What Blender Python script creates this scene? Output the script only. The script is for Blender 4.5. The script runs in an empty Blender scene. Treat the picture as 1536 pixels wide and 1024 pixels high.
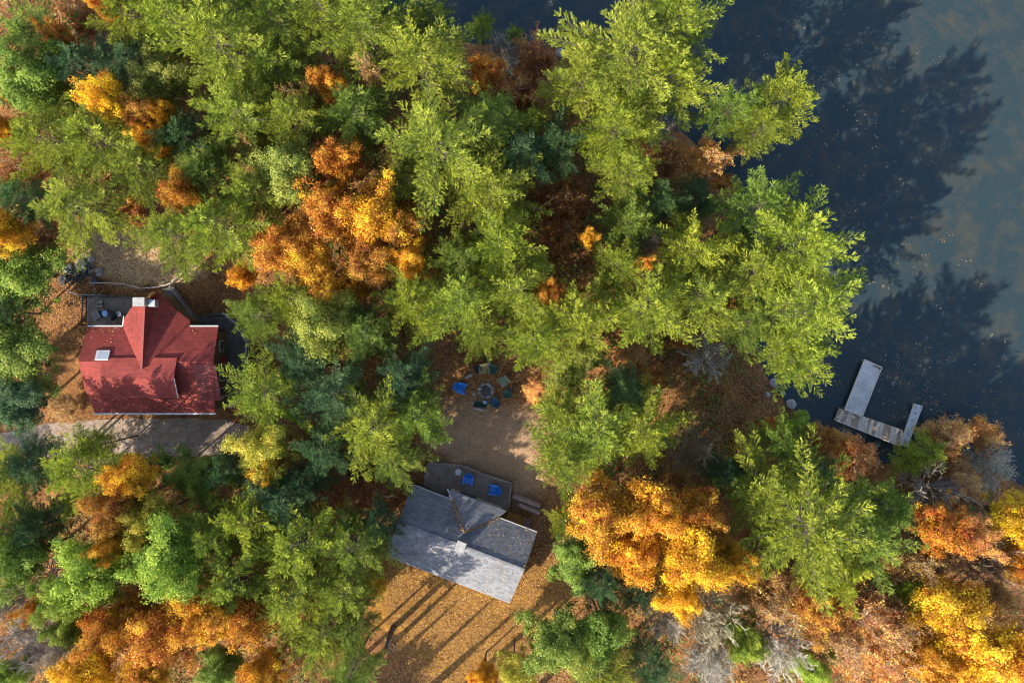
import bpy, math, random
import numpy as np
from mathutils import Vector
rng = np.random.default_rng(11)
random.seed(4)
SC = bpy.context.scene
COL = SC.collection
HC = 90.0                    # drone height above the lawns
K = 62.0/1024                # metres of ground per survey unit
WATER = -0.8
SUN_EL, SUN_AZ = math.radians(36), math.radians(42)   # light travels towards +x +y at SUN_AZ

def P(u, v, z=0.0):
    """survey point: map position (u, v) of the air photo at height z -> metres"""
    s = K*(HC - z)/HC
    return ((u - 768) * s, (512 - v) * s, z)

# ------------------------------------------------------------------ naming
def tag(o, label=None, cat=None, group=None, kind=None):
    if label: o['label'] = label
    if cat: o['category'] = cat
    if group: o['group'] = group
    if kind: o['kind'] = kind
    return o
def empty(name, loc, rz=0.0):
    o = bpy.data.objects.new(name, None); COL.objects.link(o)
    o.location = loc; o.rotation_euler = (0, 0, rz); o.empty_display_size = 0.3
    return o
def link(name, me, mat=None, parent=None):
    o = bpy.data.objects.new(name, me); COL.objects.link(o)
    if mat is not None and not me.materials: me.materials.append(mat)
    if parent: o.parent = parent
    return o

# ------------------------------------------------------------------ mesh helpers
def np_mesh(name, V, F, tint=None, smooth=False):
    """V (n,3), F (m,k) all the same size"""
    me = bpy.data.meshes.new(name)
    V = np.ascontiguousarray(V, dtype=np.float32); F = np.ascontiguousarray(F, dtype=np.int32)
    m, k = F.shape
    me.vertices.add(len(V)); me.vertices.foreach_set('co', V.ravel())
    me.loops.add(m*k); me.loops.foreach_set('vertex_index', F.ravel())
    me.polygons.add(m)
    me.polygons.foreach_set('loop_start', np.arange(0, m*k, k, dtype=np.int32))
    me.polygons.foreach_set('loop_total', np.full(m, k, dtype=np.int32))
    if tint is not None:
        a = me.attributes.new('tint', 'FLOAT', 'POINT'); a.data.foreach_set('value', np.ascontiguousarray(tint, dtype=np.float32))
    me.update(calc_edges=True)
    if smooth: me.polygons.foreach_set('use_smooth', np.ones(m, dtype=bool))
    return me
def unit(a):
    return a / np.maximum(np.linalg.norm(a, axis=-1, keepdims=True), 1e-6)
def kites(B, D, L, W, side=None, mid=0.5):
    """leaf blades: base B, direction D, length L, width W"""
    n = len(B)
    if side is None: side = unit(np.cross(D, rng.normal(size=(n, 3))))
    L = np.asarray(L).reshape(-1, 1); W = np.asarray(W).reshape(-1, 1)
    up = np.cross(side, D)
    M = B + D*L*mid
    V = np.stack([B, M + side*W*.5 - up*W*.12, B + D*L, M - side*W*.5 - up*W*.12], axis=1).reshape(-1, 3)
    F = np.arange(n*4).reshape(-1, 4)
    return V, F

class MB:
    def __init__(s): s.v, s.f = [], []
    def add(s, vs, fs):
        b = len(s.v); s.v += [tuple(p) for p in vs]; s.f += [tuple(i + b for i in f) for f in fs]; return s
    def box(s, c, d, rz=0.0, rx=0.0, ry=0.0):
        from mathutils import Euler
        R = Euler((rx, ry, rz)).to_matrix(); c = Vector(c); vs = []
        for x in (-.5, .5):
            for y in (-.5, .5):
                for z in (-.5, .5): vs.append(c + R @ Vector((x*d[0], y*d[1], z*d[2])))
        return s.add(vs, [(0,1,3,2),(4,6,7,5),(0,4,5,1),(2,3,7,6),(0,2,6,4),(1,5,7,3)])
    def beam(s, a, b, w, h=None):
        a, b = Vector(a), Vector(b); h = h or w; d = (b - a).normalized()
        up = Vector((0,0,1)) if abs(d.z) < .95 else Vector((1,0,0))
        x = d.cross(up).normalized()*w*.5; y = x.cross(d).normalized()*h*.5
        vs = [p + i*x + j*y for p in (a, b) for i, j in ((-1,-1),(1,-1),(1,1),(-1,1))]
        return s.add(vs, [(3,2,1,0),(4,5,6,7),(0,1,5,4),(1,2,6,5),(2,3,7,6),(3,0,4,7)])
    def slab(s, poly, t):
        """polygon with thickness t straight down"""
        n = len(poly); top = [Vector(p) for p in poly]; bot = [p - Vector((0,0,t)) for p in top]
        return s.add(top + bot, [tuple(range(n)), tuple(range(2*n-1, n-1, -1))] + [(i, n+i, n+(i+1)%n, (i+1)%n) for i in range(n)])
    def prism(s, poly, z0, z1):
        n = len(poly); vs = [(p[0], p[1], z1) for p in poly] + [(p[0], p[1], z0) for p in poly]
        return s.add(vs, [tuple(range(n)), tuple(range(2*n-1, n-1, -1))] + [(i, n+i, n+(i+1)%n, (i+1)%n) for i in range(n)])
    def lathe(s, prof, n=14, c=(0,0,0)):
        vs = []; fs = []
        for r, z in prof:
            for k in range(n):
                a = 2*math.pi*k/n; vs.append((c[0]+r*math.cos(a), c[1]+r*math.sin(a), c[2]+z))
        for j in range(len(prof)-1):
            for k in range(n):
                fs.append((j*n+k, j*n+(k+1)%n, (j+1)*n+(k+1)%n, (j+1)*n+k))
        fs.append(tuple(range(n-1, -1, -1))); fs.append(tuple((len(prof)-1)*n + k for k in range(n)))
        return s.add(vs, fs)
    def tube(s, pts, r, n=6):
        r = r if hasattr(r, '__len__') else [r]*len(pts)
        pts = [Vector(p) for p in pts]; vs = []; fs = []
        for i, p in enumerate(pts):
            d = (pts[min(i+1, len(pts)-1)] - pts[max(i-1, 0)]).normalized()
            x = d.cross(Vector((0.13, 0.21, 0.97)) if abs(d.z) < .9 else Vector((1,0,0))).normalized(); y = d.cross(x)
            for k in range(n):
                a = 2*math.pi*k/n; vs.append(p + r[i]*(math.cos(a)*x + math.sin(a)*y))
        for i in range(len(pts)-1):
            for k in range(n): fs.append((i*n+k, i*n+(k+1)%n, (i+1)*n+(k+1)%n, (i+1)*n+k))
        fs.append(tuple(range(n-1, -1, -1))); fs.append(tuple((len(pts)-1)*n+k for k in range(n)))
        return s.add(vs, fs)
    def build(s, name, mat, parent=None, smooth=False):
        me = bpy.data.meshes.new(name); me.from_pydata([tuple(v) for v in s.v], [], s.f)
        import bmesh
        b = bmesh.new(); b.from_mesh(me); bmesh.ops.recalc_face_normals(b, faces=b.faces); b.to_mesh(me); b.free()
        if smooth: me.polygons.foreach_set('use_smooth', [True]*len(me.polygons))
        o = link(name, me, mat, parent)
        return o

# ------------------------------------------------------------------ materials
def new_mat(name):
    m = bpy.data.materials.new(name); m.use_nodes = True; nt = m.node_tree
    return m, nt, nt.nodes['Principled BSDF']
def N(nt, t, **kw):
    n = nt.nodes.new(t)
    for k, v in kw.items(): setattr(n, k, v)
    return n
def ramp(nt, src, stops):
    r = N(nt, 'ShaderNodeValToRGB'); e = r.color_ramp.elements
    while len(e) < len(stops): e.new(0.5)
    for i, (p, c) in enumerate(stops): e[i].position = p; e[i].color = (*c, 1)
    nt.links.new(src, r.inputs[0]); return r.outputs[0]
def noise(nt, scale, detail=4, rough=.6, coords='Object', dist=0.0, vec=None):
    n = N(nt, 'ShaderNodeTexNoise'); n.inputs['Scale'].default_value = scale; n.inputs['Detail'].default_value = detail
    n.inputs['Roughness'].default_value = rough; n.inputs['Distortion'].default_value = dist
    if vec is None:
        tc = N(nt, 'ShaderNodeTexCoord'); vec = tc.outputs[coords]
    nt.links.new(vec, n.inputs['Vector']); return n.outputs['Fac']
def mixc(nt, fac, a, b, mode='MIX'):
    m = N(nt, 'ShaderNodeMix', data_type='RGBA', blend_type=mode)
    for sock, v in ((m.inputs[0], fac), (m.inputs[6], a), (m.inputs[7], b)):
        if isinstance(v, (int, float)): sock.default_value = v
        elif isinstance(v, tuple): sock.default_value = (*v, 1)
        else: nt.links.new(v, sock)
    return m.outputs[2]
def bump(nt, b, h, strength=.4, dist=.05):
    n = N(nt, 'ShaderNodeBump'); n.inputs['Strength'].default_value = strength; n.inputs['Distance'].default_value = dist
    nt.links.new(h, n.inputs['Height']); nt.links.new(n.outputs[0], b.inputs['Normal'])
def worn(name, c1, c2, scale=3.0, rough=.7, spec=.3, grain=None, bumpy=.3):
    m, nt, b = new_mat(name)
    f = noise(nt, scale, 6, .65)
    col = ramp(nt, f, [(.3, c1), (.7, c2)])
    g = noise(nt, grain or scale*9, 3, .7)
    col = mixc(nt, .5, col, ramp(nt, g, [(.25, (.45,.45,.45)), (.75, (1.25,1.25,1.25))]), 'MULTIPLY')
    nt.links.new(col, b.inputs['Base Color']); b.inputs['Roughness'].default_value = rough
    b.inputs['Specular IOR Level'].default_value = spec
    bump(nt, b, g, bumpy, .03)
    return m
def foliage(name, hk, vk, trans=.28):
    m, nt, b = new_mat(name)
    oi = N(nt, 'ShaderNodeObjectInfo'); at = N(nt, 'ShaderNodeAttribute', attribute_name='tint')
    h = N(nt, 'ShaderNodeHueSaturation')
    def lin(k, c):
        q = N(nt, 'ShaderNodeMath', operation='MULTIPLY_ADD'); nt.links.new(at.outputs['Fac'], q.inputs[0])
        q.inputs[1].default_value = k; q.inputs[2].default_value = c; return q.outputs[0]
    nt.links.new(lin(hk, .5 - .5*hk), h.inputs['Hue']); nt.links.new(lin(vk, 1 - .5*vk), h.inputs['Value'])
    h.inputs['Saturation'].default_value = 1.0
    nt.links.new(oi.outputs['Color'], h.inputs['Color'])
    nt.links.new(h.outputs[0], b.inputs['Base Color']); b.inputs['Roughness'].default_value = .62; b.inputs['Specular IOR Level'].default_value = .25
    t = N(nt, 'ShaderNodeBsdfTranslucent'); nt.links.new(h.outputs[0], t.inputs[0])
    mx = N(nt, 'ShaderNodeMixShader'); mx.inputs[0].default_value = trans
    nt.links.new(b.outputs[0], mx.inputs[1]); nt.links.new(t.outputs[0], mx.inputs[2])
    nt.links.new(mx.outputs[0], nt.nodes['Material Output'].inputs[0])
    return m
M = {}
M['needles'] = foliage('needles', -.045, 1.15, .34)
M['leaves'] = foliage('leaves', .09, 1.2, .33)
M['greenleaf'] = foliage('green_leaves', -.06, .9, .33)
M['litter'] = foliage('dry_leaf', .07, 1.5, .1)
M['twig'] = foliage('twigs', .02, .9, 0.0)
M['bark'] = worn('bark', (.07,.05,.04), (.2,.16,.12), 2.0, .9, .1, 14, .8)
M['greybark'] = worn('grey_bark', (.22,.19,.16), (.42,.38,.32), 2.0, .9, .1, 14, .6)

COLORS = {
 'P1': (.270,.320,.036), 'P2': (.190,.262,.040), 'P3': (.082,.155,.055), 'P4': (.24,.26,.045), 'G1': (.23,.315,.036),  # P3: a bluish-green hue, darkened mostly to put shade into the crowns
 'Y1': (.58,.265,.022), 'Y2': (.66,.37,.024), 'Y3': (.40,.34,.045), 'O1': (.49,.185,.024), 'O2': (.40,.17,.032), 'O3': (.62,.31,.11),  # O3 holds the tone of a sunlit ground patch
 'R1': (.32,.12,.030), 'R2': (.46,.25,.09), 'R3': (.58,.26,.075),
 'B1': (.56,.50,.41), 'B2': (.36,.32,.26), 'B3': (.30,.22,.15),
}
# ------------------------------------------------------------------ terrain, water
SHORE_PX = [(470,-900),(520,-200),(566,-30),(596,18),(650,48),(700,62),(790,70),(850,84),(905,120),(960,160),(1030,200),(1080,246),(1092,310),(1110,400),
            (1128,500),(1150,560),(1176,596),(1206,622),(1240,655),(1300,688),(1348,694),(1398,676),(1440,676),(1500,706),(1560,742),(1760,800),(2600,900)]
SHORE = [P(u, v, WATER)[:2] for u, v in SHORE_PX]
SHORE = [(-300, 3000)] + SHORE + [(3000, -300)]
def shore_dist(x, y):
    """signed distance to the shoreline, positive on land"""
    S = np.array(SHORE); best = np.full(x.shape, 1e9)
    for a, b in zip(S[:-1], S[1:]):
        d = b - a; L2 = d @ d
        t = np.clip(((x - a[0])*d[0] + (y - a[1])*d[1])/L2, 0, 1)
        best = np.minimum(best, np.hypot(x - a[0] - t*d[0], y - a[1] - t*d[1]))
    poly = SHORE + [(3000, -4000), (-4000, -4000), (-4000, 3000)]
    inside = np.zeros(x.shape, bool); n = len(poly)
    for i in range(n):
        x0, y0 = poly[i]; x1, y1 = poly[(i+1) % n]
        if y0 == y1: continue
        c = ((y0 > y) != (y1 > y)) & (x < (x1 - x0)*(y - y0)/(y1 - y0) + x0)
        inside ^= c
    return np.where(inside, best, -best)
def ground_z(x, y):
    d = shore_dist(x, y); s = np.clip(d/4.5, 0, 1); s = s*s*(3 - 2*s)
    z = np.where(d > 0, WATER + (-WATER)*s, WATER + np.maximum(d*.35, -2.2))
    wob = .05*np.sin(x*.9 + 1.3*np.sin(y*.6)) + .04*np.sin(y*1.3 + x*.4)
    far = np.clip((np.hypot(x, y) - 80)/400, 0, 1)
    return z + wob*np.clip(d/3, 0, 1)*np.where(d > 0, 1, 0)*(1 - far)
def blob(x, y, cx, cy, rx, ry, rot=0.0, soft=.35):
    X, Y, _ = P(cx, cy); k = K; c, s = math.cos(rot), math.sin(rot)
    dx, dy = x - X, y - Y; a = (dx*c + dy*s)/(rx*k); b = (-dx*s + dy*c)/(ry*k)
    ang = np.arctan2(b, a); q = np.hypot(a, b)/(1 + .10*np.sin(3*ang + cx) + .06*np.sin(7*ang + cy))
    return np.clip((1 + soft - q)/(2*soft), 0, 1)
ax = np.concatenate([np.array([-4000, -1500, -600, -250, -120, -80]), np.arange(-60, 60.01, .4), np.array([80, 120, 250, 600, 1500, 4000])])
ay = np.concatenate([np.array([-4000, -1500, -600, -250, -120, -70]), np.arange(-44, 44.01, .4), np.array([70, 120, 250, 600, 1500, 4000])])
gx, gy = np.meshgrid(ax, ay); X, Y = gx.ravel(), gy.ravel()
Z = ground_z(X, Y)
idx = np.arange(len(X)).reshape(len(ay), len(ax))
F = np.stack([idx[:-1, :-1], idx[:-1, 1:], idx[1:, 1:], idx[1:, :-1]], -1).reshape(-1, 4)
gme = np_mesh('ground', np.stack([X, Y, Z], 1), F, None, True)
def attr(me, name, val):
    a = me.attributes.new(name, 'FLOAT', 'POINT'); a.data.foreach_set('value', np.ascontiguousarray(val, dtype=np.float32))
yard = np.maximum.reduce([blob(X, Y, 730, 650, 90, 60), blob(X, Y, 745, 700, 80, 60), blob(X, Y, 690, 650, 50, 40)])
attr(gme, 'yard', yard)
lawn = np.maximum.reduce([blob(X, Y, 690, 930, 150, 95, -.4), blob(X, Y, 790, 900, 90, 50, .3)])
attr(gme, 'lawn', lawn)
dry = np.maximum.reduce([blob(X, Y, 235, 400, 70, 32), blob(X, Y, 190, 375, 80, 40)])
attr(gme, 'dry', dry)
def ground_mat():
    m, nt, b = new_mat('leaf_litter_ground')
    tc = N(nt, 'ShaderNodeTexCoord'); v = tc.outputs['Object']
    n1 = noise(nt, .35, 5, .6, vec=v); n2 = noise(nt, 3.2, 6, .75, vec=v); n3 = noise(nt, 11, 3, .7, vec=v)
    litter = ramp(nt, n2, [(.28, (.06,.036,.022)), (.45, (.17,.085,.038)), (.62, (.30,.15,.055)), (.8, (.44,.26,.11))])
    dark = ramp(nt, n1, [(.35, (.55,.5,.5)), (.65, (1.25,1.15,1.05))])
    litter = mixc(nt, 1.0, litter, dark, 'MULTIPLY')
    def A(n): return N(nt, 'ShaderNodeAttribute', attribute_name=n).outputs['Fac']
    def msk(a, k=.9):
        q = N(nt, 'ShaderNodeMath', operation='MULTIPLY_ADD'); nt.links.new(n1, q.inputs[0]); q.inputs[1].default_value = k; nt.links.new(a, q.inputs[2])
        r = N(nt, 'ShaderNodeMapRange'); r.inputs[1].default_value = .75; r.inputs[2].default_value = 1.25
        nt.links.new(q.outputs[0], r.inputs[0]); return r.outputs[0]
    dirt = ramp(nt, n3, [(.3, (.30,.22,.14)), (.7, (.52,.40,.27))])
    dirt = mixc(nt, .55, dirt, litter)
    c = mixc(nt, msk(A('yard')), litter, dirt)
    gold = ramp(nt, n2, [(.28, (.075,.036,.014)), (.5, (.26,.125,.026)), (.74, (.50,.28,.05))])
    c = mixc(nt, msk(A('lawn')), c, gold)
    straw = ramp(nt, n2, [(.3, (.24,.16,.08)), (.7, (.50,.38,.21))])
    c = mixc(nt, msk(A('dry')), c, straw)
    nt.links.new(c, b.inputs['Base Color']); b.inputs['Roughness'].default_value = .95; b.inputs['Specular IOR Level'].default_value = .1
    bump(nt, b, n3, .8, .08)
    return m
g = link('ground', gme, ground_mat()); tag(g, kind='structure')

def water_mat():
    m, nt, b = new_mat('lake_water')
    tc = N(nt, 'ShaderNodeTexCoord'); v = tc.outputs['Object']
    n1 = noise(nt, .55, 6, .68, vec=v); n2 = noise(nt, .07, 3, .5, vec=v)
    mottle = ramp(nt, n1, [(.46, (.020,.033,.038)), (.78, (.052,.047,.034))])  # noise mottles the water colour with paler grey-brown patches
    fine = noise(nt, 5.0, 3, .7, vec=v)
    mottle = mixc(nt, .35, mottle, ramp(nt, fine, [(.3, (.7,.7,.7)), (.7, (1.25,1.25,1.25))]), 'MULTIPLY')
    nt.links.new(mottle, b.inputs['Base Color']); b.inputs['Roughness'].default_value = .08; b.inputs['IOR'].default_value = 1.33; b.inputs['Specular IOR Level'].default_value = .3
    w = noise(nt, 2.2, 3, .5, vec=v, dist=.4)
    bump(nt, b, w, .06, .05)
    return m
wx = [(-4000, -4000), (4000, -4000), (4000, 4000), (-4000, 4000)]
me = bpy.data.meshes.new('water'); me.from_pydata([(x, y, WATER) for x, y in [(-400, -60), (4000, -400), (4000, 4000), (-400, 4000)]], [], [(0, 1, 2, 3)])
w = link('water', me, water_mat()); tag(w, kind='structure')

# driveway strip below the red house
DR = [(20,648),(60,636),(120,630),(200,627),(280,627),(340,630),(372,640),(380,662),(350,676),(300,684),(240,690),(190,700),(150,698),(110,690),(60,684),(24,676),(-60,690),(-260,720),(-260,676),(-60,655)]
DP = [P(u, v) for u, v in DR]
pts = []
for i, p in enumerate(DP):
    q = DP[(i+1) % len(DP)]; n = 6
    for k in range(n):
        t = k/n; j = rng.normal(0, .07, 2); pts.append((p[0]*(1-t)+q[0]*t + j[0], p[1]*(1-t)+q[1]*t + j[1]))
import bmesh
bm = bmesh.new(); f = bm.faces.new([bm.verts.new((x, y, 0)) for x, y in pts])
bmesh.ops.triangulate(bm, faces=[f]); 
for _ in range(3): bmesh.ops.subdivide_edges(bm, edges=[e for e in bm.edges if e.calc_length() > .8], cuts=1)
bmesh.ops.triangulate(bm, faces=bm.faces)
co = np.array([v.co for v in bm.verts]); zz = ground_z(co[:, 0], co[:, 1])
for v, z in zip(bm.verts, zz): v.co.z = z + .035
me = bpy.data.meshes.new('driveway'); bm.to_mesh(me); bm.free()
M['drive'] = worn('packed_gravel', (.18,.14,.11), (.34,.275,.22), 1.2, .95, .1, 9, .6)
d = link('driveway', me, M['drive']); tag(d, kind='structure')

# loose fallen leaves and low undergrowth: nobody could count them
def scatter_px(n, boxes):
    out = []
    for (u0, v0, u1, v1, w) in boxes:
        k = int(n*w); u = rng.uniform(u0, u1, k); v = rng.uniform(v0, v1, k)
        out.append(np.stack([(u - 768)*K, (512 - v)*K], 1))
    return np.concatenate(out)
def leaf_litter():
    xy = scatter_px(130000, [(580,760,900,1030,.30),(630,500,850,780,.20),(940,480,1200,720,.22),(60,340,420,520,.12),(20,600,420,720,.06),(0,0,1300,1024,.25)])
    d = shore_dist(xy[:, 0], xy[:, 1]); 
    bare = blob(xy[:, 0], xy[:, 1], 735, 680, 100, 70)
    keep = (d > .3) & (rng.random(len(xy)) > bare*.85); xy = xy[keep]; n = len(xy)
    z = ground_z(xy[:, 0], xy[:, 1]) + .05
    B = np.column_stack([xy, z]); nrm = unit(np.array([0, 0, 1.]) + rng.normal(0, .28, (n, 3)))
    D = unit(np.cross(nrm, rng.normal(size=(n, 3)))); L = rng.uniform(.06, .15, n)
    V, F = kites(B, D, L, L*.7, np.cross(nrm, D))
    me = np_mesh('fallen_leaves', V, F, np.repeat(np.clip(rng.normal(.5, .28, n), 0, 1), 4))
    o = link('fallen_leaves', me, M['litter']); o.color = (.28, .135, .048, 1); tag(o, kind='stuff')
leaf_litter()
def undergrowth(name, n, col, big):
    u = rng.uniform(-20, 1560, n); v = rng.uniform(-20, 1044, n)
    x, y = (u - 768)*K, (512 - v)*K
    d = shore_dist(x, y)
    clear = np.maximum.reduce([blob(x, y, 730, 620, 110, 130), blob(x, y, 745, 700, 110, 90), blob(x, y, 700, 900, 180, 150), blob(x, y, 235, 560, 170, 160), blob(x, y, 210, 400, 130, 80), blob(x, y, 690, 800, 150, 110),
                               blob(x, y, 200, 660, 200, 44), blob(x, y, 1070, 590, 110, 90)*.12, blob(x, y, 1300, 620, 90, 60), blob(x,y,350,470,80,80)])
    keep = (d > 1.0) & (clear < .1 + .15*rng.random(n)); x, y, d = x[keep], y[keep], d[keep]; n = len(x)
    k = 26; cid = np.repeat(np.arange(n), k); r = rng.uniform(.3, .9, n)*big
    o = rng.normal(0, 1, (n*k, 3))*np.array([.6, .6, .35])*r[cid][:, None]
    B = np.column_stack([x[cid], y[cid], ground_z(x, y)[cid] + r[cid]*.5]) + o; B[:, 2] = np.maximum(B[:, 2], ground_z(x, y)[cid] + .06)
    nrm = unit(np.array([0, 0, .8]) + rng.normal(0, .5, o.shape)); D = unit(np.cross(nrm, rng.normal(size=o.shape))); L = rng.uniform(.16, .34, n*k)
    V, F = kites(B, D, L, L*.6, np.cross(nrm, D))
    T = np.clip(rng.normal(.5, .2, n)[cid] + rng.normal(0, .12, n*k), 0, 1)
    o = link(name, np_mesh(name, V, F, np.repeat(T, 4)), M['leaves']); o.color = (*col, 1); tag(o, kind='stuff')
undergrowth('undergrowth', 3400, (.27, .14, .035), 1.0)
undergrowth('fern_undergrowth', 2600, (.13, .17, .035), 1.5)
# ------------------------------------------------------------------ tree kits (built once, then copied tree by tree)
def tubes_np(segs, n=3):
    """segs: array (m, 8): x0 y0 z0 x1 y1 z1 r0 r1 -> tapered n-sided tubes"""
    S = np.asarray(segs, dtype=float); a, b = S[:, :3], S[:, 3:6]; d = unit(b - a)
    ref = np.where(np.abs(d[:, 2:3]) < .9, np.array([[0, 0, 1.]]), np.array([[1., 0, 0]]))
    x = unit(np.cross(d, ref)); y = np.cross(d, x); V = []
    for p, r in ((a, S[:, 6:7]), (b, S[:, 7:8])):
        for k in range(n):
            t = 2*math.pi*k/n; V.append(p + r*(math.cos(t)*x + math.sin(t)*y))
    V = np.stack(V, 1).reshape(-1, 3); m = len(S); base = np.arange(m)[:, None]*2*n
    F = np.concatenate([base + np.array([[k, (k+1) % n, n + (k+1) % n, n + k]]) for k in range(n)], 0)
    return V, F, m
def lobes(seed, n=4):
    r = np.random.default_rng(seed); k = r.integers(2, 7, n); p = r.uniform(0, 6.28, n); a = r.uniform(.06, .15, n)
    return lambda t: 1 + sum(a[i]*np.sin(k[i]*t + p[i]) for i in range(n))

def pine_kit(seed, dens=1.0):
    """reference pine: 20 m tall, crown radius 5 m"""
    global rng
    rng = np.random.default_rng(seed)
    H, R, z0 = 20.0, 5.0, 8.5
    lob = lobes(seed); segs = []; B = []; D = []; T = []; Ln = []
    lean = rng.uniform(-.5, .5, 2)
    axis = lambda z: np.array([lean[0]*(z/H)**2, lean[1]*(z/H)**2, z])
    prev = axis(0)
    for i in range(1, 11):
        q = axis(H*i/10*.985); segs.append([*prev, *q, .30*(1-(i-1)/10.5), .30*(1-i/10.5)]); prev = q
    nb = int(94*dens); az = rng.uniform(0, 6.28)
    for i in range(nb):
        t = (i + .5)/nb; t = t**.92
        z = z0 + (H - .7 - z0)*t
        az += 2.4 + rng.normal(0, .35)
        prof = .62 + .38*min(t/.3, 1) if t < .3 else (1 - ((t-.3)/.7)**1.75)*.93 + .09
        ln = R*prof*lob(az)*rng.uniform(.62, 1.22)
        lift = -.10 + .85*t**1.6 + rng.normal(0, .07)
        o = axis(z); dh = np.array([math.cos(az), math.sin(az), 0.]); sd = np.array([-dh[1], dh[0], 0.])
        bend = rng.normal(0, .12)
        def pt(s):
            return o + dh*ln*s*math.cos(lift*.8) + sd*ln*bend*s*s + np.array([0, 0, ln*(math.sin(lift)*s + .10*s*s - .06*s)])
        segs.append([*pt(0), *pt(.5), .07*(1-t*.6), .045*(1-t*.6)]); segs.append([*pt(.5), *pt(1), .045*(1-t*.6), .015])
        btint = rng.normal(.44, .17)
        s = .30 if ln > 1.6 else .05
        step = .43/ln
        while s < 1.0:
            p = pt(s); fw = unit(pt(min(s+.05, 1.03)) - pt(s-.05))
            for sg in (-1, 1):
                tl = (.27*ln*(1 - s)**.9 + .34)*rng.uniform(.65, 1.15)
                td = unit(fw*rng.uniform(.7, 1.1) + sg*sd*rng.uniform(.6, 1.0) + np.array([0, 0, rng.normal(.05, .12)]))
                nt_ = max(1, int(round(tl/.38)))
                for j in range(nt_):
                    q = p + td*tl*(j + .6)/nt_ + rng.normal(0, .05, 3)
                    B.append(q); D.append(td); T.append(btint + .14*s + rng.normal(0, .16)); Ln.append(.8 if j < nt_-1 else 1.05)
            s += step*rng.uniform(.8, 1.2)
        B.append(pt(1.0)); D.append(unit(pt(1.03) - pt(.95))); T.append(btint + .2); Ln.append(1.1)
    B = np.array(B); D = np.array(D); T = np.array(T); Ln = np.array(Ln)
    k = 24
    Bk = np.repeat(B, k, 0); Dk = np.repeat(D, k, 0); Tk = np.repeat(T, k) + rng.normal(0, .2, len(B)*k)
    Bk = Bk + Dk*rng.uniform(-.34, .16, (len(Bk), 1))
    Dk = unit(Dk*1.15 + rng.normal(0, .46, Dk.shape) + np.array([0, 0, .30]))
    L = np.repeat(Ln, k)*rng.uniform(.20, .38, len(Bk)); W = L*rng.uniform(.13, .20, len(Bk))
    V, F = kites(Bk, Dk, L, W)
    crown = np_mesh('pine_needles', V, F, np.repeat(np.clip(Tk, 0, 1), 4)); crown.materials.append(M['needles'])
    tv, tf, m = tubes_np(segs, 6)
    trunk = np_mesh('pine_trunk', tv, tf, np.repeat(rng.uniform(.3, .7, m), 12)); trunk.materials.append(M['bark'])
    return trunk, crown

def limb_tree(r, H, R, spread, levels, z_fork, tw, up=.55, first=7):
    """recursive limbs inside a rounded crown; returns segments and twig tips"""
    segs = []; tips = []
    def grow(p, d, ln, rad, lev):
        nseg = 3; q = p
        for i in range(nseg):
            d2 = unit(d + r.normal(0, .16, 3) + np.array([0, 0, .05]))
            e = q + d2*ln/nseg
            segs.append([*q, *e, max(rad*(1 - .25*i), tw), max(rad*(1 - .25*(i+1)), tw*.8)]); q = e; d = d2
            if lev < levels and i >= 0:
                for _ in range(2 if lev < 2 else 1 + (r.random() < .5)):
                    dd = unit(d*.8 + r.normal(0, spread, 3) + np.array([0, 0, .12]))
                    grow(q, dd, ln*r.uniform(.45, .68), rad*.48, lev+1)
        tips.append((q, d, lev))
    top = np.array([r.normal(0, .2), r.normal(0, .2), z_fork])
    segs.append([0, 0, 0, *top, .24*H/14, .17*H/14])
    for i in range(first):
        a = i*6.283/first + r.normal(0, .3); e = r.uniform(.35, 1.2)*up
        d = unit(np.array([math.cos(a), math.sin(a), e]))
        grow(top + np.array([0, 0, r.uniform(-.1, .25)*(H - z_fork)]), d, R*r.uniform(.62, .85), .10*H/14, 0)
    grow(top, np.array([0, 0, 1.]), (H - z_fork)*.6, .14*H/14, 0)
    return np.array(segs), tips

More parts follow.
